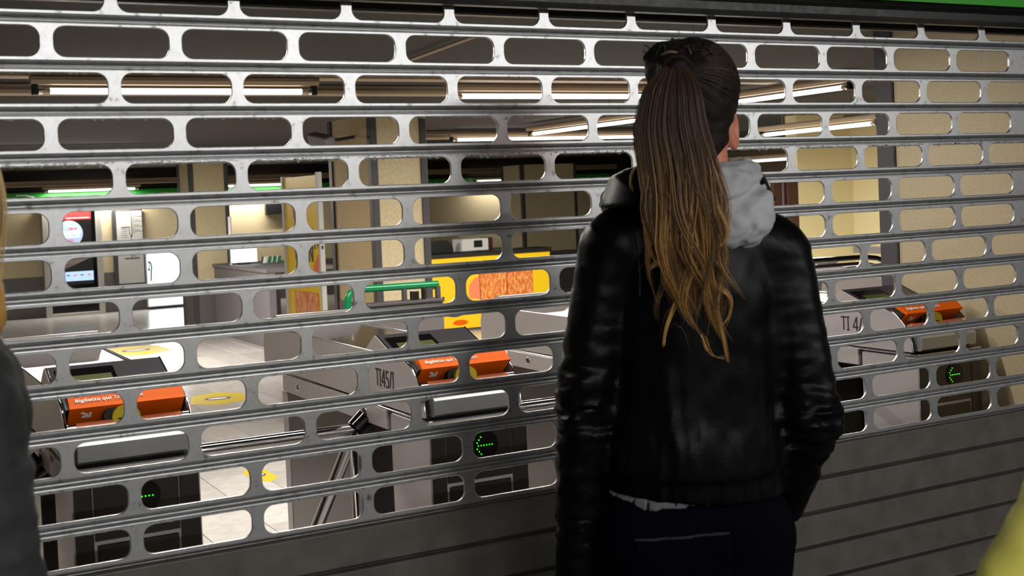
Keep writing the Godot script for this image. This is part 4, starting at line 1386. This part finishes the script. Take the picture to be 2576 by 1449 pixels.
func build_woman() -> void:
	var t := thing("person", "person with a brown ponytail, black leather jacket and grey hood, standing at the shutter", "person", Vector3(1.184, 0, 0.372))
	t.rotation.y = -0.4973
	# local: x to the right of her back, y up, +z behind her
	var body := Net.new()
	var hc := Vector3(0.014, 1.625, -0.012)
	head_net(body, hc, -0.13, 0.004)
	var sl := Vector3(-0.158, 1.352, 0.0)
	var el := Vector3(-0.219, 1.095, 0.02)
	var wl := Vector3(-0.243, 0.75, -0.01)
	var sr := Vector3(0.152, 1.330, 0.0)
	var er := Vector3(0.196, 1.030, 0.035)
	var wr := Vector3(0.166, 0.835, -0.105)
	body.add(Vector3(-0.32, 0.70, -0.18), Vector3(0.28, 1.5, 0.12), 0.014, func(p: Vector3) -> float:
		var d := ell(p, Vector3(-0.005, 1.20, -0.01), Vector3(0.13, 0.25, 0.08))
		d = smin(d, cap(p, Vector3(0.012, 1.46, 0.012), Vector3(0.0, 1.36, 0.0), 0.05, 0.06), 0.04)
		d = smin(d, cap(p, sl, el, 0.035, 0.03), 0.03)
		d = smin(d, cap(p, el, wl, 0.03, 0.021), 0.01)
		d = smin(d, cap(p, sr, er, 0.035, 0.03), 0.03)
		return smin(d, cap(p, er, wr, 0.03, 0.021), 0.01))
	hand_net(body, wl + Vector3(0, 0.01, 0), Vector3(-0.02, -1, -0.05), Vector3(0, 0, -1), Vector3(1, 0, 0))
	hand_net(body, wr, Vector3(-0.10, -1, -0.10), Vector3(0, 0, -1), Vector3(-1, 0, 0))
	add_eyes(put("body", body.mesh(), M.skin, t), hc, -0.13)
	# jacket
	var jk := Net.new()
	jk.add(Vector3(-0.33, 0.69, -0.22), Vector3(0.29, 1.53, 0.19), 0.0065, func(p: Vector3) -> float:
		var z6 := Vector3(p.x, p.y, p.z / 0.84)
		var d := cap(z6, Vector3(-0.004, 1.255, 0), Vector3(-0.016, 0.95, 0), 0.150, 0.158)
		d = smin(d, cap(z6, Vector3(-0.016, 0.95, 0), Vector3(-0.018, 0.80, 0), 0.158, 0.160), 0.04)
		d = smin(d, cap(Vector3(p.x, p.y, p.z / 0.85), Vector3(-0.108, 1.350, 0.004), Vector3(0.100, 1.340, 0.004), 0.068, 0.064), 0.05)
		d = smin(d, cap(p, Vector3(0.0, 1.36, 0.01), Vector3(0.006, 1.46, 0.012), 0.085, 0.072), 0.06)
		d = smin(d, cap(p, Vector3(-0.128, 1.381, 0.004), Vector3(0.0, 1.418, 0.008), 0.056, 0.06), 0.03)
		d = smin(d, cap(p, Vector3(0.0, 1.418, 0.008), Vector3(0.118, 1.362, 0.004), 0.06, 0.056), 0.03)
		# folds of the back: upright, deeper towards the hem
		var low := clampf((1.22 - p.y) / 0.3, 0.0, 1.0)
		d += fold.get_noise_3d(p.x * 26.0, p.y * 4.0, p.z * 10.0) * 0.010 * low
		d += fold.get_noise_3d(p.x * 9.0 + 7.0, p.y * 7.0, p.z * 8.0) * 0.006
		# gathered waistband
		var band := clampf(1.0 - absf(p.y - 0.895) / 0.05, 0.0, 1.0)
		d += 0.010 * smoothstep(0.0, 0.6, clampf((0.945 - p.y) / 0.02, 0.0, 1.0)) - 0.002 * band
		# cut the hem, a little lower on the right
		d = maxf(d, (0.897 - p.x * 0.06) - p.y)
		d = maxf(d, p.y - 1.475)
		d = maxf(d, -cap(p, Vector3(0.012, 1.40, 0.01), Vector3(0.014, 1.60, 0.0), 0.058, 0.072))
		# sleeves
		var a := cap(p, sl + Vector3(0.0, 0, 0), el, 0.062, 0.0525)
		a = smin(a, cap(p, el, wl + Vector3(0, 0.0, 0), 0.052, 0.044), 0.02)
		var b := cap(p, sr, er, 0.062, 0.0535)
		b = smin(b, cap(p, er, wr, 0.0535, 0.042), 0.016)
		var ring := fold.get_noise_3d(p.x * 12.0, p.y * 34.0, p.z * 14.0 + 30.0)
		var near_l := exp(-pow((p.y - 1.06) / 0.09, 2.0)) + 0.7 * exp(-pow((p.y - 0.82) / 0.07, 2.0)) + 0.22
		a += ring * 0.010 * near_l
		a = maxf(a, 0.712 - p.y)
		var near_r := exp(-pow((p.y - 1.0) / 0.09, 2.0)) + 0.2
		b += fold.get_noise_3d(p.x * 12.0 + 40.0, p.y * 36.0, p.z * 14.0) * 0.011 * near_r
		b = maxf(b, -(p - wr).dot(Vector3(0.15, 0.8, 0.55).normalized()) - 0.012)
		return smin(smin(d, a, 0.028), b, 0.028))
	var jacket := put("jacket", jk.mesh(), M.leather, t)
	# seams: arm holes, sleeve and yoke
	var seam := Shape.new()
	seam.tube(smooth_path([Vector3(-0.128, 1.428, 0.030), Vector3(-0.122, 1.385, 0.066), Vector3(-0.116, 1.33, 0.088), Vector3(-0.118, 1.27, 0.090)], 14), [0.0016], 6)
	part("seam", seam, M.thread, jacket)
	# turned-up leather collar
	var cn := Net.new()
	cn.add(Vector3(-0.22, 1.39, -0.17), Vector3(0.20, 1.53, 0.17), 0.005, func(p: Vector3) -> float:
		var q := Vector2(p.x - 0.0, (p.z - 0.005) / 0.80)
		var flare := 0.112 + (1.50 - p.y) * 0.45 + 0.030 * smoothstep(0.03, 0.12, -p.x)
		var d := absf(q.length() - flare) - 0.006
		var top := 1.482 + 0.02 * clampf((-p.x - 0.02) / 0.08, 0.0, 1.0) - 0.42 * maxf(-p.x - 0.115, 0.0)
		d = maxf(d, p.y - top)
		return maxf(d, 1.432 - p.y) - 0.002)
	put("collar", cn.mesh(), M.leather, jacket)
	# hood of the sweatshirt
	var hd := Net.new()
	hd.add(Vector3(-0.16, 1.30, -0.13), Vector3(0.19, 1.56, 0.20), 0.005, func(p: Vector3) -> float:
		var ring := Vector2(Vector2(p.x - 0.018, (p.z + 0.004) / 0.95).length() - 0.082, (p.y - 1.468 - 0.10 * (p.x - 0.018) + 0.1 * p.z) * 0.75).length() - 0.027
		var sack := ell(p, Vector3(0.030, 1.427, 0.080), Vector3(0.092, 0.072, 0.058))
		sack = smin(sack, ell(p, Vector3(0.060, 1.405, 0.085), Vector3(0.060, 0.060, 0.052)), 0.03)
		sack = smin(sack, ell(p, Vector3(0.072, 1.464, 0.045), Vector3(0.052, 0.030, 0.050)), 0.02)
		# two creases where the cloth doubles over
		var c1 := absf(p.y - (1.446 + 0.30 * (p.x - 0.05) - 0.2 * (p.z - 0.08)))
		sack += 0.013 * exp(-pow(c1 / 0.009, 2.0))
		var c2 := absf(p.y - (1.405 + 0.55 * (p.x - 0.02)))
		sack += 0.009 * exp(-pow(c2 / 0.010, 2.0)) * clampf((0.11 - p.x) / 0.05, 0.0, 1.0)
		var c3 := absf((p.x - 0.085) - 0.5 * (p.y - 1.40))
		sack += 0.008 * exp(-pow(c3 / 0.009, 2.0)) * clampf((1.43 - p.y) / 0.04, 0.0, 1.0)
		var d := smin(ring, sack, 0.018)
		d += fold.get_noise_3d(p.x * 22.0, p.y * 22.0 + 9.0, p.z * 22.0) * 0.007
		return d)
	put("hood", hd.mesh(), M.fleece, t)
	# sweatshirt hem showing under the jacket
	var sh := Net.new()
	sh.add(Vector3(-0.21, 0.82, -0.16), Vector3(0.18, 0.95, 0.16), 0.006, func(p: Vector3) -> float:
		var d := absf(Vector2(p.x + 0.020, p.z / 0.75).length() - 0.159 - fold.get_noise_3d(p.x * 30.0, p.y * 6.0, p.z * 20.0) * 0.004) - 0.004
		d = maxf(d, (0.874 + 0.13 * (p.x + 0.19)) - p.y)
		return maxf(d, p.y - 0.908))
	put("sweatshirt_hem", sh.mesh(), M.shirt, t)
	# jeans
	var jeans := func(p: Vector3) -> float:
		var d := ell(p, Vector3(-0.028, 0.835, 0.0), Vector3(0.166, 0.16, 0.116))
		d = smin(d, cap(p, Vector3(-0.115, 0.80, 0.012), Vector3(-0.115, 0.48, 0.0), 0.096, 0.065), 0.05)
		d = smin(d, cap(p, Vector3(0.060, 0.80, 0.012), Vector3(0.075, 0.48, 0.0), 0.096, 0.065), 0.05)
		d = smin(d, cap(p, Vector3(-0.115, 0.48, 0.0), Vector3(-0.12, 0.10, 0.03), 0.064, 0.046), 0.03)
		d = smin(d, cap(p, Vector3(0.075, 0.48, 0.0), Vector3(0.08, 0.10, 0.03), 0.064, 0.046), 0.03)
		d += fold.get_noise_3d(p.x * 14.0, p.y * 22.0, p.z * 14.0 + 60.0) * 0.004
		d = maxf(d, p.y - 0.93)
		return maxf(d, 0.07 - p.y)
	var jn := Net.new()
	jn.add(Vector3(-0.24, 0.05, -0.17), Vector3(0.2, 0.93, 0.17), 0.010, jeans)
	var jo := put("jeans", jn.mesh(), M.denim, t)
	var pk := Net.new()
	pk.add(Vector3(-0.20, 0.66, 0.0), Vector3(0.06, 0.86, 0.19), 0.005, func(p: Vector3) -> float:
		var d: float = jeans.call(p) - 0.0045
		var edge := maxf(absf(p.x + 0.062) - 0.086, maxf(p.y - (0.846 + 0.05 * (p.x + 0.06)), 0.69 - p.y))
		return maxf(d, edge))
	put("back_pocket", pk.mesh(), M.denim, jo)
	var ps := Net.new()
	ps.add(Vector3(-0.20, 0.80, 0.0), Vector3(0.06, 0.86, 0.19), 0.003, func(p: Vector3) -> float:
		var d: float = jeans.call(p) - 0.0065
		var yy := p.y - (0.841 + 0.05 * (p.x + 0.06))
		return maxf(d, maxf(absf(p.x + 0.062) - 0.085, absf(yy) - 0.0028)))
	put("pocket_edge", ps.mesh(), M.denim_seam, jo)
	var bo := Net.new()
	for x in [-0.12, 0.08]:
		bo.add(Vector3(x - 0.07, -0.01, -0.22), Vector3(x + 0.07, 0.16, 0.12), 0.008, func(p: Vector3) -> float:
			var d := cap(p, Vector3(x, 0.16, 0.03), Vector3(x, 0.05, 0.03), 0.048, 0.045)
			d = smin(d, cap(p, Vector3(x, 0.045, 0.035), Vector3(x, 0.035, -0.15), 0.043, 0.036), 0.03)
			return maxf(d, -p.y))
	put("boots", bo.mesh(), M.boot, t)
	woman_hair(t, hc)

func woman_hair(t: Node3D, hc: Vector3) -> void:
	# scalp hair drawn back to the tie
	var root := Vector3(-0.038, 1.672, 0.098)
	var cn := Net.new()
	var rot := Basis(Vector3.UP, -0.13).inverse()
	cn.add(hc + Vector3(-0.13, -0.20, -0.13), hc + Vector3(0.12, 0.14, 0.14), 0.0045, func(w: Vector3) -> float:
		var p := rot * (w - hc)
		var d := ell(p, Vector3(0, 0.016, 0.010), Vector3(0.079, 0.095, 0.099))
		d = smin(d, ell(p, Vector3(-0.005, -0.045, 0.045), Vector3(0.055, 0.055, 0.050)), 0.03)
		d = smin(d, ell(p, Vector3(-0.008, -0.095, 0.042), Vector3(0.058, 0.055, 0.048)), 0.03)
		d = smin(d, cap(w, root, root + Vector3(-0.004, 0.004, -0.05), 0.024, 0.045), 0.03)
		# messy lift over the crown
		d = smin(d, ell(w, Vector3(-0.046, 1.702, 0.045), Vector3(0.038, 0.026, 0.035)), 0.018)
		d = smin(d, ell(w, Vector3(-0.004, 1.712, 0.03), Vector3(0.035, 0.020, 0.035)), 0.015)
		d += fold.get_noise_3d(w.x * 30.0, w.y * 30.0, w.z * 30.0) * 0.004
		# face, ears and nape stay free
		d = maxf(d, -(p.z + 0.045 - 0.9 * (0.02 - p.y) * 0.0) if p.y < 0.045 else -1.0)
		d = maxf(d, -0.130 + 1.1 * maxf(0.0, p.x - 0.012) - p.y)
		var ear := maxf(absf(p.x) * -1.0 + 0.040, maxf(p.y + 0.034, -p.z - 0.06))
		ear = maxf(ear, p.z - 0.040 - 0.25 * (p.y + 0.02))
		return maxf(d, -ear))
	var hair := put("hair", cn.mesh(), M.hair_dark, t)
	rng.seed = 5
	var s := Shape.new()
	var dark := Color(0.030, 0.019, 0.014)
	# combed strands over the scalp, from the hairline to the tie
	for k in 760:
		var a := rng.randf_range(-2.2, 2.35)
		var b := rng.randf_range(-0.75, 1.15)
		var dir := Vector3(sin(a) * cos(b), sin(b), -cos(a) * cos(b) * 0.75 + 0.1).normalized()
		if dir.y < -0.45 and dir.z < 0.25:
			continue
		var p := dir
		var surf := func(q: Vector3) -> Vector3: return hc + Basis(Vector3.UP, -0.13) * (Vector3(0, 0.016, 0.010) + q.normalized() * Vector3(0.080, 0.096, 0.100))
		var rd := Basis(Vector3.UP, 0.13) * (root - hc - Vector3(0, 0.016, 0.01))
		rd = rd.normalized()
		var path := PackedVector3Array()
		var cols := PackedColorArray()
		var tint := rng.randf()
		var base := dark.lerp(Color(0.075, 0.043, 0.026), tint * tint * tint)
		for i in 9:
			var u := i / 8.0
			var q := p.slerp(rd, u)
			var pos: Vector3 = surf.call(q)
			path.append(pos + q * 0.001 * rng.randf() + (Vector3(0, 0.0, 0.006) if u > 0.85 else Vector3.ZERO))
			cols.append(base)
		var local := (path[0] - hc)
		if local.y < 0.005 and local.x > 0.03 and local.z < 0.06:
			continue
		strand_tube(s, path, rng.randf_range(0.0005, 0.0011), cols, 4)
	part("combed_strands", s, M.hair_brown, hair)
	# tufts that escape over the crown
	s = Shape.new()
	for k in 90:
		var c := Vector3(rng.randf_range(-0.075, 0.02), rng.randf_range(1.685, 1.712), rng.randf_range(0.02, 0.085))
		var e := c + Vector3(rng.randf_range(-0.03, 0.03), rng.randf_range(-0.02, 0.012), rng.randf_range(-0.01, 0.03))
		var top := c.lerp(e, 0.5) + Vector3(rng.randfn(0, 0.006), rng.randf_range(0.008, 0.020), 0.004)
		var cols := PackedColorArray()
		for i in 9:
			cols.append(dark)
		strand_tube(s, smooth_path([c, top, e], 9), rng.randf_range(0.0008, 0.0020), cols, 4)
	part("crown_tufts", s, M.hair_brown, hair)
	# tie and clip
	var tie := Shape.new()
	var ring := PackedVector3Array()
	for k in 17:
		var an := TAU * k / 16
		ring.append(root + Vector3(0.024 * cos(an), 0.022 * sin(an), 0.006 + 0.008 * sin(an)))
	tie.tube(ring, [0.006], 8)
	part("hair_tie", tie, M.hair_dark, hair)
	var cl := Shape.new()
	cl.tube(smooth_path([Vector3(-0.062, 1.698, 0.082), Vector3(-0.05, 1.705, 0.09), Vector3(-0.034, 1.703, 0.09)], 6), [0.003], 6)
	part("hair_clip", cl, M.clip, hair)
	cl = Shape.new()
	cl.tube(smooth_path([Vector3(-0.012, 1.715, 0.075), Vector3(-0.008, 1.70, 0.085)], 4), [0.0025], 6)
	part("hair_clip", cl, M.clip, hair)
	# ponytail: wavy locks, brown above and sun-bleached towards the ends
	s = Shape.new()
	var mid := [Vector3(-0.040, 1.678, 0.104), Vector3(-0.052, 1.635, 0.132), Vector3(-0.058, 1.57, 0.138), Vector3(-0.048, 1.50, 0.140), Vector3(-0.042, 1.43, 0.150), Vector3(-0.040, 1.36, 0.150), Vector3(-0.030, 1.30, 0.138), Vector3(-0.018, 1.24, 0.128), Vector3(-0.004, 1.185, 0.122)]
	var half := [0.018, 0.046, 0.060, 0.068, 0.071, 0.070, 0.069, 0.065, 0.054]
	for lock in 46:
		# one lock: a wavy guide, and thin hairs that close on it towards the tip
		var u := rng.randf_range(-1.0, 1.0)
		if lock < 15:
			u = -0.97 + 1.94 * lock / 14.0
		var v := sqrt(maxf(0.0, 1.0 - u * u)) * (rng.randf_range(0.35, 1.0) if lock % 3 else rng.randf_range(-0.6, 0.3))
		var phase := rng.randf() * TAU
		var amp := rng.randf_range(0.25, 1.0)
		var freq := rng.randf_range(1.1, 2.0)
		var stop := clampf(rng.randfn(6.9, 1.0), 4.6, 8.0)
		var drift := rng.randfn(0.0, 0.016)
		var gold := clampf(rng.randfn(0.46, 0.46), 0.0, 1.0)
		var guide := []
		var nn := 19
		for i in nn:
			var f := stop * i / (nn - 1)
			var j := mini(int(f), 7)
			var c: Vector3 = (mid[j] as Vector3).lerp(mid[j + 1], f - j)
			var h := lerpf(half[j], half[j + 1], f - j)
			var low := smoothstep(2.2, 6.0, f)
			var off := Vector3(u * h * lerpf(0.92, 0.72, low), 0, v * h * 0.40)
			off.x += sin(f * freq + phase) * 0.024 * low * amp + drift * low
			off.z += cos(f * freq + phase * 1.3) * 0.012 * low * amp
			guide.append(c + off)
		for k in 26:
			var ang := rng.randf() * TAU
			var rad := sqrt(rng.randf())
			var own := rng.randf_range(0.82, 1.0)
			var pts := []
			var wig := rng.randf() * TAU
			for i in nn:
				var tt := float(i) / (nn - 1) * own
				var gi := tt * (nn - 1)
				var g0 := mini(int(gi), nn - 2)
				var gp: Vector3 = (guide[g0] as Vector3).lerp(guide[g0 + 1], gi - g0)
				var spread := lerpf(0.0125, 0.0150, minf(1.0, tt * 2.0)) * lerpf(1.0, 0.28, smoothstep(0.45, 1.0, tt)) * smoothstep(-0.25, 0.2, tt)
				gp += Vector3(cos(ang) * spread * rad, 0, sin(ang) * spread * rad * 0.6)
				gp.x += sin(tt * 9.0 + wig) * 0.0022 * tt
				pts.append(gp)
			var path := smooth_path(pts, 24)
			var tint := rng.randf()
			var cols := PackedColorArray()
			for i in 24:
				var f := stop * own * i / 23.0
				var w := smoothstep(1.4, 5.2, f) * clampf(gold + (tint - 0.5) * 0.7, 0.0, 1.0)
				var brown := Color(0.030, 0.018, 0.013).lerp(Color(0.092, 0.054, 0.036), tint)
				cols.append(brown.lerp(Color(0.21, 0.090, 0.024).lerp(Color(0.74, 0.42, 0.12), tint * tint), w))
			strand_tube(s, path, rng.randf_range(0.0006, 0.0014), cols, 4)
	# dark inner mass, so that the shutter does not shine through
	for k in 90:
		var u := rng.randf_range(-0.7, 0.7)
		var pts := []
		for i in 8:
			var off := Vector3(u * half[i] * 0.75, 0, rng.randfn(0, 0.002) - 0.006)
			pts.append((mid[i] as Vector3) + off)
		var path := smooth_path(pts, 16)
		var cols := PackedColorArray()
		for i in 16:
			cols.append(Color(0.045, 0.027, 0.019).lerp(Color(0.10, 0.05, 0.024), i / 15.0))
		strand_tube(s, path, 0.004, cols, 5)
	# loose single locks
	var loose := [
		[Vector3(0.0, 1.47, 0.15), Vector3(0.020, 1.42, 0.165), Vector3(0.032, 1.385, 0.168), Vector3(0.024, 1.362, 0.165), Vector3(0.004, 1.356, 0.16)],
		[Vector3(-0.085, 1.49, 0.145), Vector3(-0.104, 1.43, 0.150), Vector3(-0.105, 1.37, 0.150), Vector3(-0.092, 1.335, 0.145), Vector3(-0.075, 1.318, 0.14)],
		[Vector3(-0.080, 1.505, 0.120), Vector3(-0.118, 1.50, 0.11), Vector3(-0.128, 1.475, 0.11), Vector3(-0.124, 1.462, 0.11)],
		[Vector3(0.0, 1.30, 0.135), Vector3(0.034, 1.27, 0.135), Vector3(0.036, 1.24, 0.13), Vector3(0.02, 1.215, 0.13)],
		[Vector3(0.01, 1.25, 0.13), Vector3(0.022, 1.20, 0.128), Vector3(0.030, 1.15, 0.125)],
		[Vector3(-0.06, 1.335, 0.15), Vector3(-0.09, 1.332, 0.15), Vector3(-0.105, 1.322, 0.15)],
		[Vector3(-0.015, 1.20, 0.13), Vector3(0.0, 1.165, 0.125), Vector3(0.028, 1.155, 0.125)],
		[Vector3(-0.062, 1.26, 0.13), Vector3(-0.078, 1.22, 0.128), Vector3(-0.085, 1.185, 0.125)]]
	for l in loose:
		for k in 9:
			var jit := Vector3(rng.randfn(0, 0.003), rng.randfn(0, 0.003), rng.randfn(0, 0.002))
			var pts := []
			for q in l:
				pts.append((q as Vector3) + jit * rng.randf_range(0.4, 1.3))
			var path := smooth_path(pts, 14)
			var cols := PackedColorArray()
			var gold := Color(0.20, 0.09, 0.03).lerp(Color(0.62, 0.36, 0.12), rng.randf())
			for i in 14:
				cols.append(gold)
			strand_tube(s, path, rng.randf_range(0.0006, 0.0013), cols, 4)
	# fine flyaways
	for k in 46:
		var from := Vector3(rng.randf_range(-0.11, 0.02), rng.randf_range(1.2, 1.55), 0.13)
		var side := -1.0 if rng.randf() < 0.6 else 1.0
		var to := from + Vector3(side * rng.randf_range(0.01, 0.05), rng.randf_range(-0.07, 0.02), rng.randf_range(-0.02, 0.02))
		var path := smooth_path([from, from.lerp(to, 0.5) + Vector3(0, 0.014, 0), to], 8)
		var cols := PackedColorArray()
		for i in 8:
			cols.append(Color(0.25, 0.14, 0.06))
		strand_tube(s, path, 0.0003, cols, 3)
	part("ponytail", s, M.hair_brown, hair)

func build_onlookers() -> void:
	# person with long blond hair, turned sideways, close to the photographer
	var t := thing("person", "person with long blond hair and a dark jacket, standing with an arm bent", "person", Vector3(-0.1142, 0, 0.8605))
	t.rotation.y = -0.4973
	var body := Net.new()
	var hc := Vector3(-0.047, 1.490, 0.0)
	head_net(body, hc, 1.3, 0.006)
	var sh := Vector3(0.010, 1.285, 0.05)
	var el := Vector3(0.046, 1.03, 0.06)
	var wr := Vector3(-0.20, 0.93, 0.05)
	body.add(Vector3(-0.30, 0.82, -0.2), Vector3(0.12, 1.45, 0.2), 0.014, func(p: Vector3) -> float:
		var d := ell(p, Vector3(-0.06, 1.12, 0.0), Vector3(0.08, 0.22, 0.12))
		d = smin(d, cap(p, Vector3(-0.035, 1.38, 0), Vector3(-0.05, 1.28, 0), 0.05, 0.06), 0.04)
		d = smin(d, cap(p, sh, el, 0.035, 0.03), 0.03)
		return smin(d, cap(p, el, wr, 0.03, 0.022), 0.01))
	hand_net(body, wr, Vector3(-1, -0.1, 0), Vector3(0, 1, 0), Vector3(0, 0, -1), 0.005)
	add_eyes(put("body", body.mesh(), M.skin, t), hc, 1.3)
	var jk := Net.new()
	jk.add(Vector3(-0.32, 0.70, -0.24), Vector3(0.13, 1.42, 0.24), 0.008, func(p: Vector3) -> float:
		var d := cap(p, Vector3(-0.055, 1.22, 0.0), Vector3(-0.06, 0.80, 0), 0.108, 0.118)
		d = smin(d, cap(p, Vector3(-0.05, 1.27, -0.11), Vector3(-0.05, 1.27, 0.11), 0.065, 0.065), 0.05)
		d = smin(d, cap(p, Vector3(-0.04, 1.27, 0), Vector3(-0.036, 1.34, 0), 0.085, 0.066), 0.05)
		d = maxf(d, 0.74 - p.y)
		var a := cap(p, sh, el, 0.066, 0.056)
		a = smin(a, cap(p, el, wr + Vector3(0.02, 0, 0), 0.055, 0.045), 0.02)
		a += fold.get_noise_3d(p.x * 14.0, p.y * 26.0, p.z * 14.0 + 80.0) * 0.009
		d += fold.get_noise_3d(p.x * 12.0, p.y * 9.0, p.z * 12.0) * 0.008
		return smin(d, a, 0.02))
	put("jacket", jk.mesh(), M.dark_wool, t)
	lower_body(t, -0.06, 0.76)
	var hn := Net.new()
	hn.add(hc + Vector3(-0.2, -0.36, -0.17), hc + Vector3(0.16, 0.14, 0.18), 0.007, func(p: Vector3) -> float:
		var q := p - hc
		var d := ell(q, Vector3(-0.004, 0.010, 0.0), Vector3(0.078, 0.092, 0.084))
		d = smin(d, cap(q, Vector3(0.018, -0.03, 0.01), Vector3(0.032, -0.125, 0.055), 0.056, 0.042), 0.04)
		d = smin(d, cap(q, Vector3(0.016, -0.03, -0.02), Vector3(0.026, -0.13, -0.05), 0.055, 0.045), 0.04)
		d += fold.get_noise_3d(q.x * 40.0, q.y * 5.0, q.z * 40.0) * 0.007
		# face side free
		d = maxf(d, -(q.x + 0.045) if q.y < 0.04 else -1.0)
		return d)
	var hr := put("hair", hn.mesh(), M.hair_blond, t)
	rng.seed = 9
	var s := Shape.new()
	for k in 240:
		var z := rng.randf_range(-0.075, 0.095)
		var x := rng.randf_range(-0.02, 0.085)
		var top := hc + Vector3(0.0, 0.105, 0.0)
		var side := hc + Vector3(clampf(x * 0.9, -0.05, 0.074), -0.01, z)
		var low := hc + Vector3(0.021 + x * 0.58, -0.09 + rng.randf() * 0.02, z * 1.05 + 0.01)
		var end := hc + Vector3(0.019 + x * 0.52 + rng.randfn(0, 0.006), rng.randf_range(-0.185, -0.13), z * 1.1 + 0.012)
		var path := smooth_path([top, top.lerp(side, 0.5) + Vector3(x * 0.2, 0.012, z * 0.35), side, low, end], 16)
		var cols := PackedColorArray()
		var tint := rng.randf()
		for i in 16:
			cols.append(Color(0.30, 0.18, 0.06).lerp(Color(0.72, 0.52, 0.22), tint))
		strand_tube(s, path, rng.randf_range(0.0012, 0.0024), cols, 4)
	part("blond_strands", s, M.hair_brown, hr)
	# person in yellow, arm akimbo
	t = thing("person", "person in a pale yellow top with one elbow held out", "person", Vector3(0.855, 0, 1.445))
	t.rotation.y = -0.4973
	body = Net.new()
	hc = Vector3(0.30, 1.52, 0.0)
	head_net(body, hc, -0.5, 0.007)
	var ysh := Vector3(0.085, 1.300, 0.0)
	var yel := Vector3(-0.150, 0.96, 0.04)
	var ywr := Vector3(0.10, 0.87, -0.02)
	var y2s := Vector3(0.46, 1.290, 0.0)
	var y2e := Vector3(0.51, 1.02, 0.02)
	var y2w := Vector3(0.52, 0.78, -0.03)
	body.add(Vector3(-0.2, 0.76, -0.14), Vector3(0.58, 1.42, 0.14), 0.015, func(p: Vector3) -> float:
		var d := ell(p, Vector3(0.295, 1.12, 0), Vector3(0.13, 0.24, 0.08))
		d = smin(d, cap(p, Vector3(0.30, 1.42, 0.01), Vector3(0.295, 1.30, 0), 0.05, 0.06), 0.04)
		d = smin(d, cap(p, ysh, yel, 0.035, 0.03), 0.03)
		d = smin(d, cap(p, yel, ywr, 0.03, 0.022), 0.01)
		d = smin(d, cap(p, y2s, y2e, 0.035, 0.03), 0.03)
		return smin(d, cap(p, y2e, y2w, 0.03, 0.022), 0.01))
	hand_net(body, ywr, Vector3(0.8, -0.5, -0.2), Vector3(0, 1, 0), Vector3(0, 0, 1), 0.006)
	hand_net(body, y2w, Vector3(0, -1, 0), Vector3(0, 0, -1), Vector3(-1, 0, 0), 0.006)
	add_eyes(put("body", body.mesh(), M.skin, t), hc, -0.5)
	jk = Net.new()
	jk.add(Vector3(-0.22, 0.68, -0.18), Vector3(0.62, 1.44, 0.18), 0.009, func(p: Vector3) -> float:
		var z6 := Vector3(p.x, p.y, p.z / 0.66)
		var d := cap(z6, Vector3(0.295, 1.18, 0), Vector3(0.295, 0.78, 0), 0.145, 0.16)
		d = smin(d, cap(p, Vector3(0.135, 1.28, 0.0), Vector3(0.425, 1.275, 0.0), 0.065, 0.065), 0.05)
		d = smin(d, cap(p, Vector3(0.297, 1.28, 0), Vector3(0.30, 1.38, 0.005), 0.08, 0.064), 0.05)
		d = maxf(d, 0.72 - p.y)
		d = maxf(d, p.y - 1.40)
		d += fold.get_noise_3d(p.x * 14.0, p.y * 7.0, p.z * 10.0) * 0.008
		var a := cap(p, ysh, yel, 0.062, 0.052)
		a = smin(a, cap(p, yel, ywr, 0.052, 0.042), 0.02)
		a += fold.get_noise_3d(p.x * 10.0 + p.y * 12.0, p.y * 6.0 - p.x * 6.0, p.z * 12.0) * 0.008
		var b := cap(p, y2s, y2e, 0.062, 0.054)
		b = smin(b, cap(p, y2e, y2w + Vector3(0, 0.02, 0), 0.054, 0.045), 0.02)
		return smin(smin(d, a, 0.03), b, 0.03))
	put("yellow_top", jk.mesh(), M.yellow_cloth, t)
	lower_body(t, 0.295, 0.76)
	hn = Net.new()
	hn.add(hc + Vector3(-0.12, -0.1, -0.13), hc + Vector3(0.12, 0.14, 0.13), 0.008, func(p: Vector3) -> float:
		var q := Basis(Vector3.UP, 0.5) * (p - hc)
		var d := ell(q, Vector3(0, 0.02, 0.014), Vector3(0.080, 0.096, 0.098))
		d = maxf(d, -(q.z + 0.03) if q.y < 0.05 else -1.0)
		return maxf(d, -0.07 - q.y))
	put("hair", hn.mesh(), M.hair_dark, t)

func lower_body(t: Node3D, x: float, hip: float) -> void:
	var jn := Net.new()
	jn.add(Vector3(x - 0.22, 0.05, -0.2), Vector3(x + 0.22, hip + 0.14, 0.2), 0.014, func(p: Vector3) -> float:
		var d := ell(p, Vector3(x, hip + 0.03, 0), Vector3(0.15, 0.13, 0.12))
		for s in [-1.0, 1.0]:
			d = smin(d, cap(p, Vector3(x + s * 0.075, hip, 0), Vector3(x + s * 0.08, 0.46, 0), 0.09, 0.062), 0.05)
			d = smin(d, cap(p, Vector3(x + s * 0.08, 0.46, 0), Vector3(x + s * 0.085, 0.09, 0.02), 0.062, 0.045), 0.03)
		d = maxf(d, 0.07 - p.y)
		return maxf(d, p.y - hip - 0.10))
	put("trousers", jn.mesh(), M.denim, t)
	var bo := Net.new()
	for s in [-1.0, 1.0]:
		var fx: float = x + s * 0.085
		bo.add(Vector3(fx - 0.07, -0.01, -0.22), Vector3(fx + 0.07, 0.15, 0.12), 0.010, func(p: Vector3) -> float:
			var d := cap(p, Vector3(fx, 0.13, 0.02), Vector3(fx, 0.05, 0.025), 0.046, 0.044)
			d = smin(d, cap(p, Vector3(fx, 0.043, 0.03), Vector3(fx, 0.034, -0.15), 0.042, 0.035), 0.03)
			return maxf(d, -p.y))
	put("shoes", bo.mesh(), M.boot, t)

func build_people() -> void:
	people_materials()
	build_woman()
	build_onlookers()
